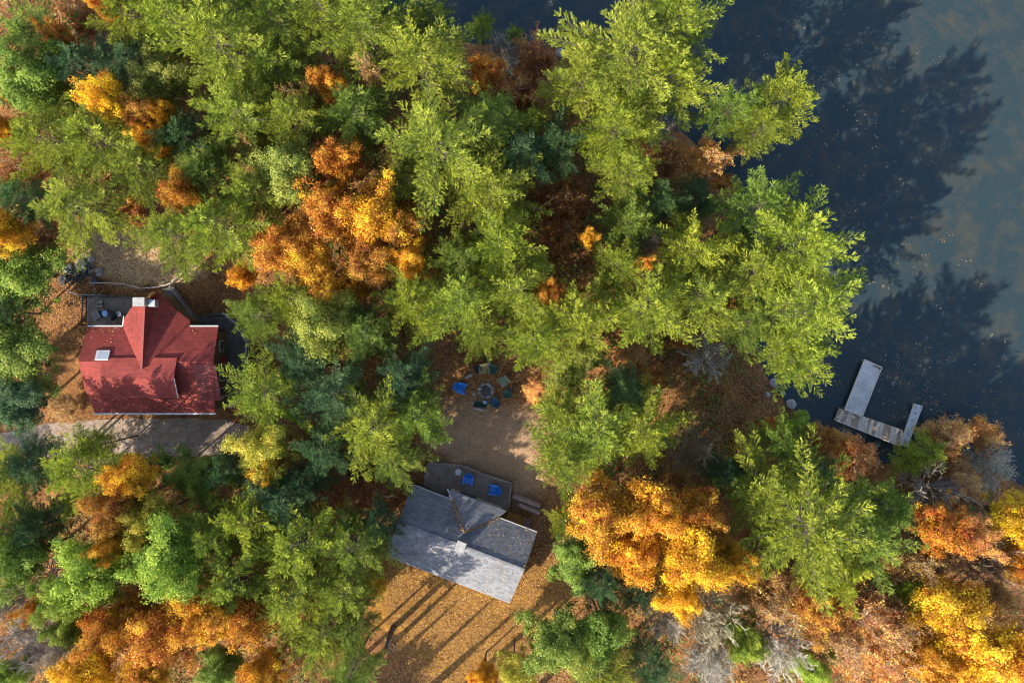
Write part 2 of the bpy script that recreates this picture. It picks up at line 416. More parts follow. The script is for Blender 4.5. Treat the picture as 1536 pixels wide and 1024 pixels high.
def broad_kit(seed, ncl=150, nlf=120, leaf=.27, trunk_mat='bark', mat='leaves'):
    """reference broadleaf: 14 m tall, crown radius 5 m"""
    global rng
    rng = r = np.random.default_rng(seed)
    H, R = 14.0, 5.0
    lob = lobes(seed, 5)
    d = unit(r.normal(size=(ncl, 3))*np.array([1, 1, .9]) + np.array([0, 0, .38])); d[:, 2] = np.where(d[:, 2] < -.35, -d[:, 2], d[:, 2])
    az = np.arctan2(d[:, 1], d[:, 0])
    f = r.uniform(.35, 1.0, ncl)**.6*lob(az)*(.82 + .25*np.sin(3*az + 5*d[:, 2] + seed))
    C = np.array([0, 0, 8.6]) + d*np.array([R*.90, R*.90, 4.9])*f[:, None]
    cr = r.uniform(.38, .95, ncl)
    cid = np.repeat(np.arange(ncl), nlf)
    o = r.normal(size=(len(cid), 3))*.52*cr[cid][:, None]*np.array([1, 1, .55])
    Pp = C[cid] + o
    out = unit(o + d[cid]*.3 + np.array([0, 0, .2])); nrm = unit(out*.6 + np.array([0, 0, .55]) + r.normal(0, .45, o.shape))
    ref = unit(r.normal(size=o.shape)); D = unit(np.cross(nrm, ref)); side = np.cross(nrm, D)
    L = leaf*r.uniform(.7, 1.3, len(cid)); W = L*r.uniform(.62, .85, len(cid))
    V, F = kites(Pp - D*(L*.5)[:, None], D, L, W, side)
    ct = r.normal(.5, .17, ncl); T = np.clip(ct[cid] + r.normal(0, .15, len(cid)), 0, 1)
    crown = np_mesh('leafy_crown', V, F, np.repeat(T, 4)); crown.materials.append(M[mat])
    segs = [[0, 0, 0, .1, 0, 4.2, .26, .20], [.1, 0, 4.2, 0, .1, 8.5, .20, .10]]
    for i in range(0, ncl, 3):
        z = r.uniform(3.6, 8.0); b = np.array([.05, .05, z]); mid = (b + C[i])*.5 + r.normal(0, .3, 3)
        segs.append([*b, *mid, .07, .045]); segs.append([*mid, *C[i], .045, .015])
    tv, tf, m = tubes_np(segs, 5)
    trunk = np_mesh('broadleaf_trunk', tv, tf, np.repeat(r.uniform(.3, .7, m), 10)); trunk.materials.append(M[trunk_mat])
    return trunk, crown

def bare_kit(seed, leaves=0, tw=.022, H=11.0, R=4.2, up=.7, first=8, levels=3):
    """bare or half-bare tree, reference 11 m tall, radius 4.2 m"""
    global rng
    rng = r = np.random.default_rng(seed)
    segs, tips = limb_tree(r, H, R, .62 if levels > 2 else .45, levels, 2.6, tw, up, first)
    big = segs[:, 6] > .05
    # fit into reference radius
    tv, tf, m = tubes_np(segs[big], 5)
    trunk = np_mesh('bare_trunk', tv, tf, np.repeat(r.uniform(.3, .7, m), 10)); trunk.materials.append(M['greybark'])
    sv, sf, m2 = tubes_np(segs[~big], 3)
    T = np.repeat(np.clip(r.normal(.5, .2, m2), 0, 1), 6)
    if not leaves:
        crown = np_mesh('bare_twigs', sv, sf, T); crown.materials.append(M['twig'])
        return trunk, crown, None
    tp = np.array([t[0] for t in tips]); sel = r.random(len(tp)) < .75; tp = tp[sel]
    cid = np.repeat(np.arange(len(tp)), leaves); n = len(cid)
    Pp = tp[cid] + r.normal(0, .24, (n, 3)); nrm = unit(np.array([0, 0, .7]) + r.normal(0, .55, (n, 3)))
    D = unit(np.cross(nrm, r.normal(size=(n, 3)))); side = np.cross(nrm, D); L = .23*r.uniform(.7, 1.3, n)
    lv, lf = kites(Pp - D*(L*.5)[:, None], D, L, L*.66, side)
    ct = r.normal(.5, .2, len(tp)); LT = np.clip(ct[cid] + r.normal(0, .15, n), 0, 1)
    crown = np_mesh('sparse_leaves', lv, lf, np.repeat(LT, 4)); crown.materials.append(M['leaves'])
    tw_me = np_mesh('twigs', sv, sf, T); tw_me.materials.append(M['twig'])
    return trunk, crown, tw_me

KITS = {
 'P': [(*pine_kit(s), None) for s in (3, 5, 8, 13, 21, 34, 55)],
 'D': [(*pine_kit(s), None) for s in (101, 102, 103, 104)],
 'G': [(*broad_kit(s, 320, 110, .20, 'bark', 'greenleaf'), None) for s in (201, 202, 203)],
 'Y': [(*broad_kit(s, 300, 100, .20), None) for s in (301, 302, 303, 304)],
 'O': [(*broad_kit(s, 240, 95, .20), None) for s in (401, 402, 403)],
 'S': [(*broad_kit(s, 70, 80, .36, 'greybark'), None) for s in (501, 502)],
 'R': [bare_kit(s, 13, .028) for s in (601, 602, 603, 604)],
 'X': [bare_kit(s, 0, .06, up=.45, first=16, levels=2) for s in (801, 802)],
 'B': [bare_kit(s, 0, .042, first=11) for s in (701, 702, 703)],
}
REF = {'P': (5.0, 20), 'D': (5.0, 20), 'G': (5.0, 14), 'Y': (5.0, 14), 'O': (5.0, 14), 'S': (5.0, 14), 'R': (5.2, 11), 'B': (5.2, 11), 'X': (5.0, 11)}
NAMES = {'P': ('pine_tree', 'pine tree', 'green pines of the wood'), 'D': ('evergreen_tree', 'evergreen tree', 'dark evergreens of the wood'),
 'G': ('leafy_tree', 'leafy tree', 'leafy green trees of the wood'), 'Y': ('autumn_tree', 'autumn tree', 'autumn coloured trees of the wood'),
 'O': ('autumn_tree', 'autumn tree', 'autumn coloured trees of the wood'), 'S': ('shrub', 'shrub', 'rusty shrubs in the gaps'),
 'R': ('half_bare_tree', 'half-bare tree', 'half-bare rusty trees'), 'X': ('bare_tree', 'bare tree', 'bare trees of the wood'),
 'B': ('bare_tree', 'bare tree', 'bare trees of the wood')}
def plant(u, v, r, kind, h, tone, label, i):
    rr = np.random.default_rng(9000 + i)
    fc = .62 if kind in 'GYOS' else .66
    zc = h*fc
    x, y, _ = P(u, v, zc); gz = float(ground_z(np.array([x]), np.array([y]))[0])
    gz = max(gz, WATER - .3)
    rad = r*K*(HC - zc)/HC
    if kind == 'G' and h < 8: kind = 'S'
    R0, H0 = REF[kind]; kit = KITS[kind][i % len(KITS[kind])]
    nm, cat, grp = NAMES[kind]
    if kind == 'S' and tone[0] in 'PG': nm, cat, grp = NAMES['G']
    if 'shrub' in label or 'bush' in label: nm, cat, grp = ('shrub', 'shrub', 'shrubs in the gaps and on the bank')
    root = empty(nm, (x, y, gz - .05), rr.uniform(0, 6.28))
    k = rad/R0*(1.07 if kind in 'PD' else 1.1); root.scale = (k, k, (h - gz)/H0)
    tag(root, label, cat, grp)
    c = np.array(COLORS[tone])*rr.uniform(.88, 1.12)*np.array([rr.uniform(.93, 1.07), 1, rr.uniform(.85, 1.15)])
    o = link('trunk', kit[0], None, root)
    o = link('crown', kit[1], None, root)
    o.color = (*c, 1)
    if kit[2] is not None:
        o = link('twigs', kit[2], None, root); o.color = (.42, .33, .24, 1)
    return root

def pole_tree(u, v, h, label, seed, group):
    r = random.Random(seed); x, y, _ = P(u, v, 0)
    root = empty('slender_tree', (x, y, -.05)); tag(root, label, 'bare tree', group)
    a, b = r.uniform(-.3, .3), r.uniform(-.3, .3); q = lambda t: Vector((a*t*t, b*t*t, h*t))
    MB().tube([q(i/6) for i in range(7)], [.27, .25, .23, .20, .16, .11, .04], 7).build('trunk', M['bark'], root, True)
    mb = MB()
    for k in range(16):
        t = r.uniform(.45, .97); p = q(t); an = r.uniform(0, 6.28); L = r.uniform(.5, 1.5)*(1.15 - t)*1.6 + .2
        d = Vector((math.cos(an), math.sin(an), r.uniform(.3, .9)))*L
        mb.tube([p, p + d*.5 + Vector((0, 0, .05)), p + d], [.035, .025, .012], 4)
    mb.build('branches', M['bark'], root)
# ------------------------------------------------------------------ building materials
M['redroof'] = worn('red_shingle', (.24,.030,.030), (.38,.058,.052), .9, .8, .25, 7, .35)
M['redtin'] = worn('red_tin', (.175,.034,.028), (.24,.047,.039), 1.5, .55, .4, 10, .2)
M['wall'] = worn('dark_board', (.10,.075,.055), (.16,.12,.09), 2, .85, .2, 12, .4)
M['cream'] = worn('cream_board', (.42,.38,.32), (.52,.48,.41), 2, .8, .2, 12, .3)
M['white'] = worn('white_paint', (.44,.44,.43), (.66,.66,.64), 3, .5, .4, 20, .1)
M['stone'] = worn('pale_stone', (.22,.21,.20), (.36,.345,.33), 4, .9, .2, 14, .6)
M['metal'] = worn('grey_metal', (.28,.29,.30), (.42,.43,.44), 4, .4, .5, 20, .1)
M['deck'] = worn('dark_deck', (.14,.108,.085), (.27,.215,.175), 1.5, .85, .2, 10, .4)
M['blackdeck'] = worn('blackish_deck', (.055,.052,.050), (.125,.12,.115), 1.5, .85, .2, 10, .4)
M['rail'] = worn('rail_wood', (.22,.21,.20), (.36,.34,.32), 3, .8, .2, 16, .3)
M['bluepl'] = worn('blue_plastic', (.008,.13,.50), (.012,.20,.66), 5, .45, .5, 25, .05)
M['navy'] = worn('navy_plastic', (.010,.045,.12), (.02,.075,.17), 5, .5, .4, 25, .05)
M['palebl'] = worn('pale_blue_lid', (.16,.32,.62), (.25,.42,.70), 5, .45, .5, 25, .05)
M['darkgreen'] = worn('dark_green_cloth', (.018,.055,.048), (.035,.09,.075), 5, .8, .2, 25, .1)
M['khaki'] = worn('khaki_cloth', (.22,.18,.08), (.33,.27,.13), 5, .8, .2, 25, .1)
M['greygreen'] = worn('grey_green_cloth', (.10,.14,.11), (.18,.22,.17), 5, .8, .2, 25, .1)
M['black'] = worn('black_frame', (.012,.014,.018), (.04,.042,.05), 5, .6, .3, 25, .1)
M['rock'] = worn('grey_rock', (.18,.17,.16), (.36,.34,.32), 4, .9, .2, 14, .6)
M['ash'] = worn('ash', (.03,.03,.03), (.16,.15,.14), 5, 1, .05, 20, .5)
M['tarp'] = worn('brown_tarp', (.22,.14,.12), (.36,.25,.22), 1.6, .7, .3, 10, .5)
M['orangewood'] = worn('orange_deck_wood', (.30,.12,.03), (.46,.21,.06), 2, .8, .2, 14, .3)
M['valley'] = worn('leaf_filled_valley', (.12,.075,.045), (.22,.135,.075), 5, .95, .1, 20, .8)
M['alu'] = worn('weathered_ramp_board', (.31,.29,.275), (.54,.51,.48), .7, .6, .35, 12, .2)
M['plank1'] = worn('grey_plank', (.40,.33,.26), (.66,.57,.47), 3, .85, .2, 22, .5)
M['plank2'] = worn('brown_plank', (.24,.165,.11), (.44,.33,.24), 3, .85, .2, 22, .5)
M['cable'] = worn('pale_rope', (.35,.33,.30), (.5,.48,.44), 5, .8, .2, 20, .1)
def glass_mat():
    m, nt, b = new_mat('window_glass'); b.inputs['Base Color'].default_value = (.05,.07,.09,1); b.inputs['Roughness'].default_value = .05; b.inputs['Specular IOR Level'].default_value = .7; return m
M['glass'] = glass_mat()
def skylight_mat():
    m, nt, b = new_mat('skylight_pane'); b.inputs['Base Color'].default_value = (.36,.40,.46,1); b.inputs['Roughness'].default_value = .12; b.inputs['Specular IOR Level'].default_value = .8; return m
M['skypane'] = skylight_mat()
def shingle_mat(name, c1, c2, rz):
    m, nt, b = new_mat(name)
    tc = N(nt, 'ShaderNodeTexCoord'); mp = N(nt, 'ShaderNodeMapping'); mp.inputs['Rotation'].default_value = (0, 0, rz)
    nt.links.new(tc.outputs['Object'], mp.inputs[0]); v = mp.outputs[0]
    br = N(nt, 'ShaderNodeTexBrick'); nt.links.new(v, br.inputs['Vector'])
    br.inputs['Scale'].default_value = 1.0; br.inputs['Brick Width'].default_value = .34; br.inputs['Row Height'].default_value = .17; br.inputs['Mortar Size'].default_value = .012
    br.inputs['Color1'].default_value = (*c1, 1); br.inputs['Color2'].default_value = (*c2, 1); br.inputs['Mortar'].default_value = (c1[0]*.72, c1[1]*.72, c1[2]*.72, 1)
    big = noise(nt, .6, 5, .6, vec=v); fine = noise(nt, 16, 3, .7, vec=v)
    c = mixc(nt, .7, br.outputs[0], ramp(nt, big, [(.28, (.55,.55,.57)), (.5, (.95,.95,.95)), (.74, (1.35,1.3,1.25))]), 'MULTIPLY')
    c = mixc(nt, .8, c, ramp(nt, fine, [(.25, (.55,.55,.55)), (.75, (1.4,1.4,1.4))]), 'MULTIPLY')
    nt.links.new(c, b.inputs['Base Color']); b.inputs['Roughness'].default_value = .85; b.inputs['Specular IOR Level'].default_value = .25
    bump(nt, b, fine, .5, .02)
    return m
GANG = math.atan2(-.357, .934)
M['greyroof'] = shingle_mat('grey_shingle', (.125,.128,.142), (.195,.195,.21), -GANG)
M['redroof'] = shingle_mat('red_shingle', (.185,.034,.028), (.255,.048,.039), 0)

def zx(a, b, z): return P(60 + a/2.5617, 320 + b/2.56, z)      # red house survey sketch
def gx_(a, b, z): return P(540 + a/2.977, 680 + b/2.977, z)    # grey house survey sketch

# ------------------------------------------------------------------ red house
RH = empty('red_roofed_house', (-30.3, -2.5, 0)); RO = Vector(RH.location)
tag(RH, 'house with a red shingle roof, steep front gable and pale chimney', 'house')
def part(mb, name, mat, parent, smooth=False):
    mb.v = [tuple(Vector(p) - RO) for p in mb.v]
    return mb.build(name, mat, parent, smooth)
xW, xE = -36.82, -25.49
yN, yR, yS, zN, zR, zS = 1.28, -1.70, -6.26, 4.0, 5.75, 3.35
zn = lambda y: zR - (y - yR)/(yN - yR)*(zR - zN)
zs = lambda y: zR - (yR - y)/(yR - yS)*(zR - zS)
mb = MB()   # walls: pentagon section run east-west, gable wing in front
sec = [(yS+.4, 0), (yN-.4, 0), (yN-.4, zn(yN-.4)-.2), (yR, zR-.2), (yS+.4, zs(yS+.4)-.2)]
x0, x1 = xW+.45, xE-.35
mb.add([(x0, y, z) for y, z in sec] + [(x1, y, z) for y, z in sec], [(0,1,2,3,4), (9,8,7,6,5)] + [(i, 5+i, 5+(i+1) % 5, (i+1) % 5) for i in range(5)])
wall = part(mb, 'wall', M['wall'], RH)
# wing plan
T = zx(402, 334, 6.5); E = zx(390, 600, 6.3)
WL = [zx(318, 437, 3.95), zx(322, 408, 4.1), zx(343, 372, 4.5), zx(372, 338, 5.1)]
WR = [zx(455, 307, 5.0), zx(480, 322, 4.75), zx(520, 368, 4.4), zx(577, 412, 4.0), zx(577, 438, 3.95)]
base = [WL[0], WL[1], WL[2], WL[3]] + WR
cx = sum(p[0] for p in base)/len(base); cy = sum(p[1] for p in base)/len(base)
fp = [(cx + (p[0]-cx)*.93, cy + (p[1]-cy)*.93) for p in base]
wing = part(MB().prism(fp[::-1], 0, 3.75), 'gable_wing_wall', M['wall'], RH)
mb = MB()
mb.slab([(xW, yN, zN), (xE, yN, zN), (xE+.1, yR, zR), (xW-.05, yR, zR)], .16)
mb.slab([(xW-.05, yR, zR-.002), (xE+.1, yR, zR-.002), (xE-.45, yS, zS), (xW+.35, yS, zS), (xW-.05, -4.1, zs(-4.1))], .16)
roof = part(mb, 'roof', M['redroof'], RH)
mb = MB()
for a, b in zip(WL[:-1], WL[1:]): mb.slab([E, a, b], .12)
mb.slab([E, WL[3], T], .12)
for a, b in zip(WR[:-1], WR[1:]): mb.slab([E, a, b], .12)
mb.slab([E, T, WR[0]], .12); 
front = part(mb, 'gable_roof', M['redroof'], RH)
mb = MB()
mb.beam(T, E, .14, .06)
part(mb, 'ridge_cap', M['redtin'], front)
# raised middle roof
dz = .0
A0, A1 = (-33.6, zx(545, 548, 5.7)[1]), zx(545, 548, 5.75)
xd0 = -34.9; yb = -1.39; yr = -3.1; yf = -4.75; xd1 = -28.58
mb = MB()
mb.slab([(xd0, yb, 5.66), (xd1+.1, yb, 5.78), (xd1, yr, 6.25), (xd0, yr, 6.0)], .12)
mb.slab([(xd0, yr, 5.998), (xd1, yr, 6.248), (xd1, yf, 5.25), (xd0, yf, 5.05)], .12)
mb.add([(xd0+.1, yb, 4.6), (xd1-.15, yb, 4.6), (xd1-.15, yf+.15, 3.6), (xd0+.1, yf+.15, 3.6), (xd0+.1, yb, 5.35), (xd1-.15, yb, 5.45), (xd1-.15, yf+.15, 5.1), (xd0+.1, yf+.15, 4.9), (xd0+.1, yr, 5.85), (xd1-.15, yr, 6.1)],
       [(3,2,1,0), (4,5,1,0), (2,3,7,6), (1,5,9,6,2), (0,3,7,8,4)])
up = part(mb, 'raised_roof', M['redroof'], RH)
part(MB().beam((xd1+.01, yf, 5.2), (xd1+.01, yr, 6.2), .05, .14), 'fascia', M['white'], up)
part(MB().beam((xd0, yf-.02, 4.99), (xd1, yf-.02, 5.19), .04, .10), 'fascia', M['redtin'], up)
# ribbed tin porch roof
ym0, ym1 = -1.95, -5.12
mb = MB(); px0, px1 = -27.13, -25.26
mb.slab([(px0, ym0, zs(ym0)+.10), (px1, ym0, zs(ym0)+.02), (px1-.02, ym1, zs(ym1)-.15), (px0+.05, ym1, zs(ym1)+.08)], .05)
for i in range(17):
    t = (i + .5)/17; y = ym0 + (ym1 - ym0)*t
    mb.beam((px0+.02, y, zs(y)+.125), (px1-.01, y, zs(y)+.03 - .16*t), .05, .05)
part(mb, 'porch_roof', M['redtin'], RH)
mb = MB()
for y in (-2.0, -3.4, -4.8): mb.box((px1-.15, y, 1.95), (.14, .14, 3.2))
part(mb, 'porch_post', M['rail'], RH)
# gutters
part(MB().beam((xW+.25, yS-.06, zS-.02), (xE-.4, yS-.06, zS-.02), .13, .12), 'gutter', M['white'], RH)
part(MB().beam((xW+.02, yN+.06, zN-.02), (WL[0][0], yN+.06, zN-.02), .11, .12), 'gutter', M['white'], RH)
part(MB().beam((WR[-1][0], yN+.06, zN-.02), (xE, yN+.06, zN-.02), .11, .12), 'gutter', M['white'], RH)
part(MB().beam((WL[0][0]+.02, yN+.06, zN), (WL[1][0]+.0, WL[1][1]+.3, zN+.08), .08, .10), 'gutter', M['white'], RH)
# chimney
c = zx(402, 342, 6.6)
ch = part(MB().box((c[0]-.15, c[1]+.02, 4.2), (.85, .62, 6.6)), 'chimney', M['stone'], RH)
mb = MB().box((c[0]-.15, c[1]+.02, 7.54), (.98, .74, .09)); part(mb, 'chimney_cap', M['stone'], ch)
mb = MB().box((c[0]+.62, c[1]-.06, 6.25), (.52, .58, .9)); part(mb, 'vent_box', M['metal'], RH)
# skylight
sy = -1.18; sx = -34.9
mb = MB(); zz = zn(sy) if sy > yR else zs(sy)
pit = math.atan2(zR - zN, yN - yR)
f = part(MB().box((sx, sy, zn(sy)+.08), (1.12, .92, .14), 0, -pit), 'skylight', M['white'], RH)
part(MB().box((sx+.02, sy, zn(sy)+.16), (.86, .68, .02), 0, -pit), 'pane', M['skypane'], f)
part(MB().box((sx-.68, sy+.02, zn(sy)+.05), (.22, .9, .06), 0, -pit), 'flashing', M['redtin'], f)
# windows and doors on the walls one can walk past
def win(x, y, z, w, h, nrm, kind='window', glassmat='glass'):
    t = .06
    d = (t, w, h) if nrm == 'x' else (w, t, h)
    f = part(MB().box((x, y, z), d), kind, M['white'], RH)
    d2 = (t+.02, w-.16, h-.16) if nrm == 'x' else (w-.16, t+.02, h-.16)
    part(MB().box((x, y, z), d2), 'pane', M[glassmat], f)
for y in (-.4, -3.0, -4.6): win(x1+.02, y, 1.9, 1.0, 1.2, 'x')
for x in (-35.2, -32.4, -29.7, -27.3): win(x, yS+.38, 1.8, 1.1, 1.2, 'y')
for y in (-.3, -4.2): win(x0-.02, y, 1.9, 1.0, 1.2, 'x')
d = part(MB().box((x1+.03, -1.7, 1.35), (.08, .95, 2.1)), 'door', M['redtin'], RH)
part(MB().box((x1+.09, -1.35, 1.3), (.05, .05, .12)), 'handle', M['metal'], d)

# decks of the red house
def deck(name, poly, z, mat, label, rails, railmat='rail', steps=False, posts=True, cat='deck', gap=.16, ang=0.0, rail_h=1.0):
    ox = sum(p[0] for p in poly)/len(poly); oy = sum(p[1] for p in poly)/len(poly); O = Vector((ox, oy, 0))
    root = empty(name, (ox, oy, 0)); tag(root, label, cat)
    loc = lambda p: Vector((p[0], p[1], p[2] if len(p) > 2 else 0)) - O
    pl = [Vector((p[0], p[1], z)) - O for p in poly]
    # boards clipped to the deck outline
    mb = MB(); c, s = math.cos(ang), math.sin(ang)
    q = [(p.x*c + p.y*s, -p.x*s + p.y*c) for p in pl]
    y0, y1 = min(b for a, b in q), max(b for a, b in q); y = y0
    while y < y1 - .02:
        h0, h1 = y + .006, min(y + gap - .008, y1 - .001)
        def span(h):
            xs = []
            for i in range(len(q)):
                (a0, b0), (a1, b1) = q[i], q[(i+1) % len(q)]
                if (b0 > h) != (b1 > h): xs.append(a0 + (h - b0)/(b1 - b0)*(a1 - a0))
            return sorted(xs)
        s0, s1 = span(h0), span(h1)
        if len(s0) >= 2 and len(s1) >= 2:
            for k in range(0, min(len(s0), len(s1)) - 1, 2):
                dzz = random.uniform(0, .008)
                pts = [(s0[k], h0), (s0[k+1], h0), (s1[k+1], h1), (s1[k], h1)]
                mb.slab([(a*c - b*s, a*s + b*c, z + dzz) for a, b in pts], .04)
        y += gap
    mb.build('deck_boards', M[mat], root)
    fr = MB()
    for i in range(len(pl)):
        a, b = pl[i], pl[(i+1) % len(pl)]; fr.beam(a - Vector((0,0,.14)), b - Vector((0,0,.14)), .06, .2)
    for p in pl: fr.beam(Vector((p.x*.97, p.y*.97, -.3)), Vector((p.x*.97, p.y*.97, z-.05)), .1)
    fr.build('deck_frame', M[mat], root)
    for run in rails:
        r = MB()
        for a, b in zip(run[:-1], run[1:]):
            a, b = loc((*a[:2], 0)), loc((*b[:2], 0)); L = (b - a).length; n = max(1, int(L/1.5))
            for k in range(n+1):
                p = a.lerp(b, k/n); r.beam(p + Vector((0,0,z)), p + Vector((0,0,z+rail_h)), .08)
            r.beam(a + Vector((0,0,z+rail_h+.02)), b + Vector((0,0,z+rail_h+.02)), .11, .05)
            r.beam(a + Vector((0,0,z+.15)), b + Vector((0,0,z+.15)), .05, .06)
            m = max(1, int(L/.16))
            for k in range(m):
                p = a.lerp(b, (k+.5)/m); r.beam(p + Vector((0,0,z+.17)), p + Vector((0,0,z+rail_h)), .028)
        r.build('railing', M[railmat], root)
    return root
z = .5
deck('side_deck', [zx(*p, z) for p in ((470,290),(512,280),(598,392),(712,380),(760,420),(806,492),(800,590),(795,690),(745,745),(690,745),(690,560),(712,440),(585,440),(575,420),(515,380))], z, 'blackdeck',
     'dark weathered deck wrapping round the east side of the red house', [[zx(*p, z) for p in ((512,282),(598,393))], [zx(*p, z) for p in ((712,382),(760,421),(805,493),(797,600))]], 'rail')
deck('corner_patio', [zx(*p, .3) for p in ((180,322),(372,326),(345,372),(318,430),(182,430))], .3, 'deck',
     'small cluttered deck in the northwest nook of the red house', [[zx(*p, .3) for p in ((178,428),(183,318),(372,322))]], 'black')

# rope or wire fence across the yard
def fence(name, run, label, hgt=.9):
    pts = [P(60 + a/2.5617, 320 + b/2.56, 0) for a, b in run]; O = Vector(pts[0])
    root = empty(name, pts[0]); tag(root, label, 'fence')
    for p in pts:
        MB().beam(Vector(p) - O - Vector((0,0,.3)), Vector(p) - O + Vector((0,0,hgt)), .09).build('post', M['rail'], root)
    mb = MB()
    for a, b in zip(pts[:-1], pts[1:]):
        for h in (.45, .85):
            mb.beam(Vector(a) - O + Vector((0,0,h)), Vector(b) - O + Vector((0,0,h)), .045, .05)
    mb.build('rail', M['cable'], root)
fence('wire_fence', [(205,268),(270,268),(340,274),(400,290),(470,283),(512,270),(585,208)], 'thin grey rail fence crossing the sunlit yard north of the red house')
fence('low_fence', [(120,300),(150,312),(240,316),(330,322)], 'short pale rail fence along the clutter northwest of the red house', .7)

# clutter beside the red house
def lump(r, rad, flat=.6, n=10):
    mb = MB(); prof = []
    for i in range(6):
        t = i/5*math.pi; prof.append((max(rad*math.sin(t)*r.uniform(.85, 1.12), .004), -rad*flat*math.cos(t) + rad*flat*.8))
    mb.lathe(prof, n)
    mb.v = [(x*r.uniform(.85, 1.15), y*r.uniform(.85, 1.15), z*r.uniform(.9, 1.1)) for x, y, z in mb.v]
    return mb
rr = random.Random(5)
clut = [
 ('rock',165,200,.55,'rock','grey boulder in the dark clutter ring at the yard\'s northwest corner'),
 ('rock',115,215,.45,'rock','smaller boulder at the west side of the dark clutter ring'),
 ('rock',230,225,.40,'rock','boulder at the east side of the dark clutter ring'),
 ('rock',200,175,.38,'rock','boulder at the north side of the dark clutter ring'),
 ('rock',95,255,.5,'ash','blackened boulder at the southwest side of the dark clutter ring'),
 ('rock',210,262,.42,'ash','blackened boulder at the southeast side of the dark clutter ring'),
]
for nm, a, b, rad, mt, lb in clut:
    o = lump(rr, rad).build(nm, M[mt], None, False); o.location = zx(a, b, -.05); tag(o, lb, 'rock', 'boulders round the clutter')
def log_pile(name, a, b, n, L, mat, label, rz, cat, rad=.07):
    root = empty(name, zx(a, b, 0), rz); tag(root, label, cat)
    for i in range(n):
        x = rr.uniform(-.8, .8); y = rr.uniform(-.7, .7); an = rr.uniform(-.9, .9); z = .08 + .05*i/2
        d = Vector((math.cos(an), math.sin(an), rr.uniform(-.1, .15)))*L*rr.uniform(.5, 1)/2
        MB().tube([Vector((x, y, z)) - d, Vector((x, y, z)), Vector((x, y, z)) + d], [rad*rr.uniform(.6, 1.1), rad*.9, rad*.6], 6).build('branch', M[mat], root)
log_pile('brush_pile', 150, 230, 16, 2.6, 'black', 'dark tangled brush pile in the boulder ring at the yard corner', .4, 'brush pile')
log_pile('stick_heap', 180, 195, 9, 2.0, 'rail', 'grey sticks heaped on the north part of the dark brush pile', 1.2, 'stick heap', .05)
log_pile('scrap_heap', 215, 345, 8, 1.5, 'rail', 'pale sticks heaped on the small northwest deck of the red house', .9, 'stick heap', .05)
o = empty('grill', zx(292, 395, .31), .3); tag(o, 'dark covered grill standing on the small northwest deck of the red house', 'grill')
MB().lathe([(.30, .75), (.42, .85), (.45, 1.0), (.36, 1.2), (.12, 1.3), (.01, 1.31)], 16).build('hood', M['black'], o, True)
for k in range(3):
    a = k*2.094; MB().beam((.22*math.cos(a), .22*math.sin(a), .8), (.36*math.cos(a), .36*math.sin(a), 0), .04).build('leg', M['metal'], o)
MB().box((.62, 0, .86), (.38, .45, .05)).build('side_shelf', M['metal'], o)
o = empty('storage_barrel', zx(265, 385, .31)); tag(o, 'blue-black barrel next to the covered grill', 'barrel')
MB().lathe([(.26,0),(.31,.25),(.32,.45),(.31,.65),(.26,.9)], 16).build('barrel_body', M['black'], o, True)
MB().lathe([(.27,.9),(.27,.93),(.24,.94)], 16).build('lid', M['palebl'], o)

o = empty('crate', zx(222, 392, .32), .5); tag(o, 'dark wooden crate at the west rim of the small northwest deck', 'crate')
for k in range(4): MB().box((0, -.27 + .18*k, .42), (.7, .14, .03)).build('lid_board', M['rail'], o)
MB().box((0,0,.2), (.66,.66,.4)).build('crate_body', M['black'], o)
o = empty('firewood_stack', zx(235, 352, .32), .1); tag(o, 'short firewood stack at the north rim of the small northwest deck', 'firewood')
for j in range(2):
    for k in range(5 - j):
        MB().tube([(-.25, -.36 + .17*k + .08*j, .09 + .15*j), (.25, -.36 + .17*k + .08*j, .09 + .15*j)], .08, 8).build('log', M['bark' if (j + k) % 2 else 'greybark'], o)
# ------------------------------------------------------------------ chairs
def adirondack(name, loc, rz, mat, label, group='chairs round the fire pit', s=1.0, framemat=None):
    root = empty(name, loc, rz); root.scale = (s, s, s); tag(root, label, 'chair', group); fm = framemat or mat
    mb = MB()
    for i in range(5): mb.box((0, -.22 + i*.11, .36 - i*.028), (.56, .10, .03), 0, -.24)
    mb.build('seat', M[mat], root)
    mb = MB()
    for i in range(5):
        x = -.22 + i*.11; h = .78 - abs(i-2)*.05
        mb.beam((x, .27, .30), (x*1.15, .27 + h*.5, .30 + h*.86), .10, .03)
    mb.build('backrest', M[mat], root)
    for sx in (-1, 1):
        MB().box((sx*.34, 0, .55), (.14, .72, .03)).build('armrest', M[fm], root)
        MB().box((sx*.33, -.28, .27), (.06, .09, .54)).build('leg', M[fm], root)
        MB().beam((sx*.31, .45, .02), (sx*.31, -.1, .34), .05, .09).build('leg', M[fm], root)
    return root
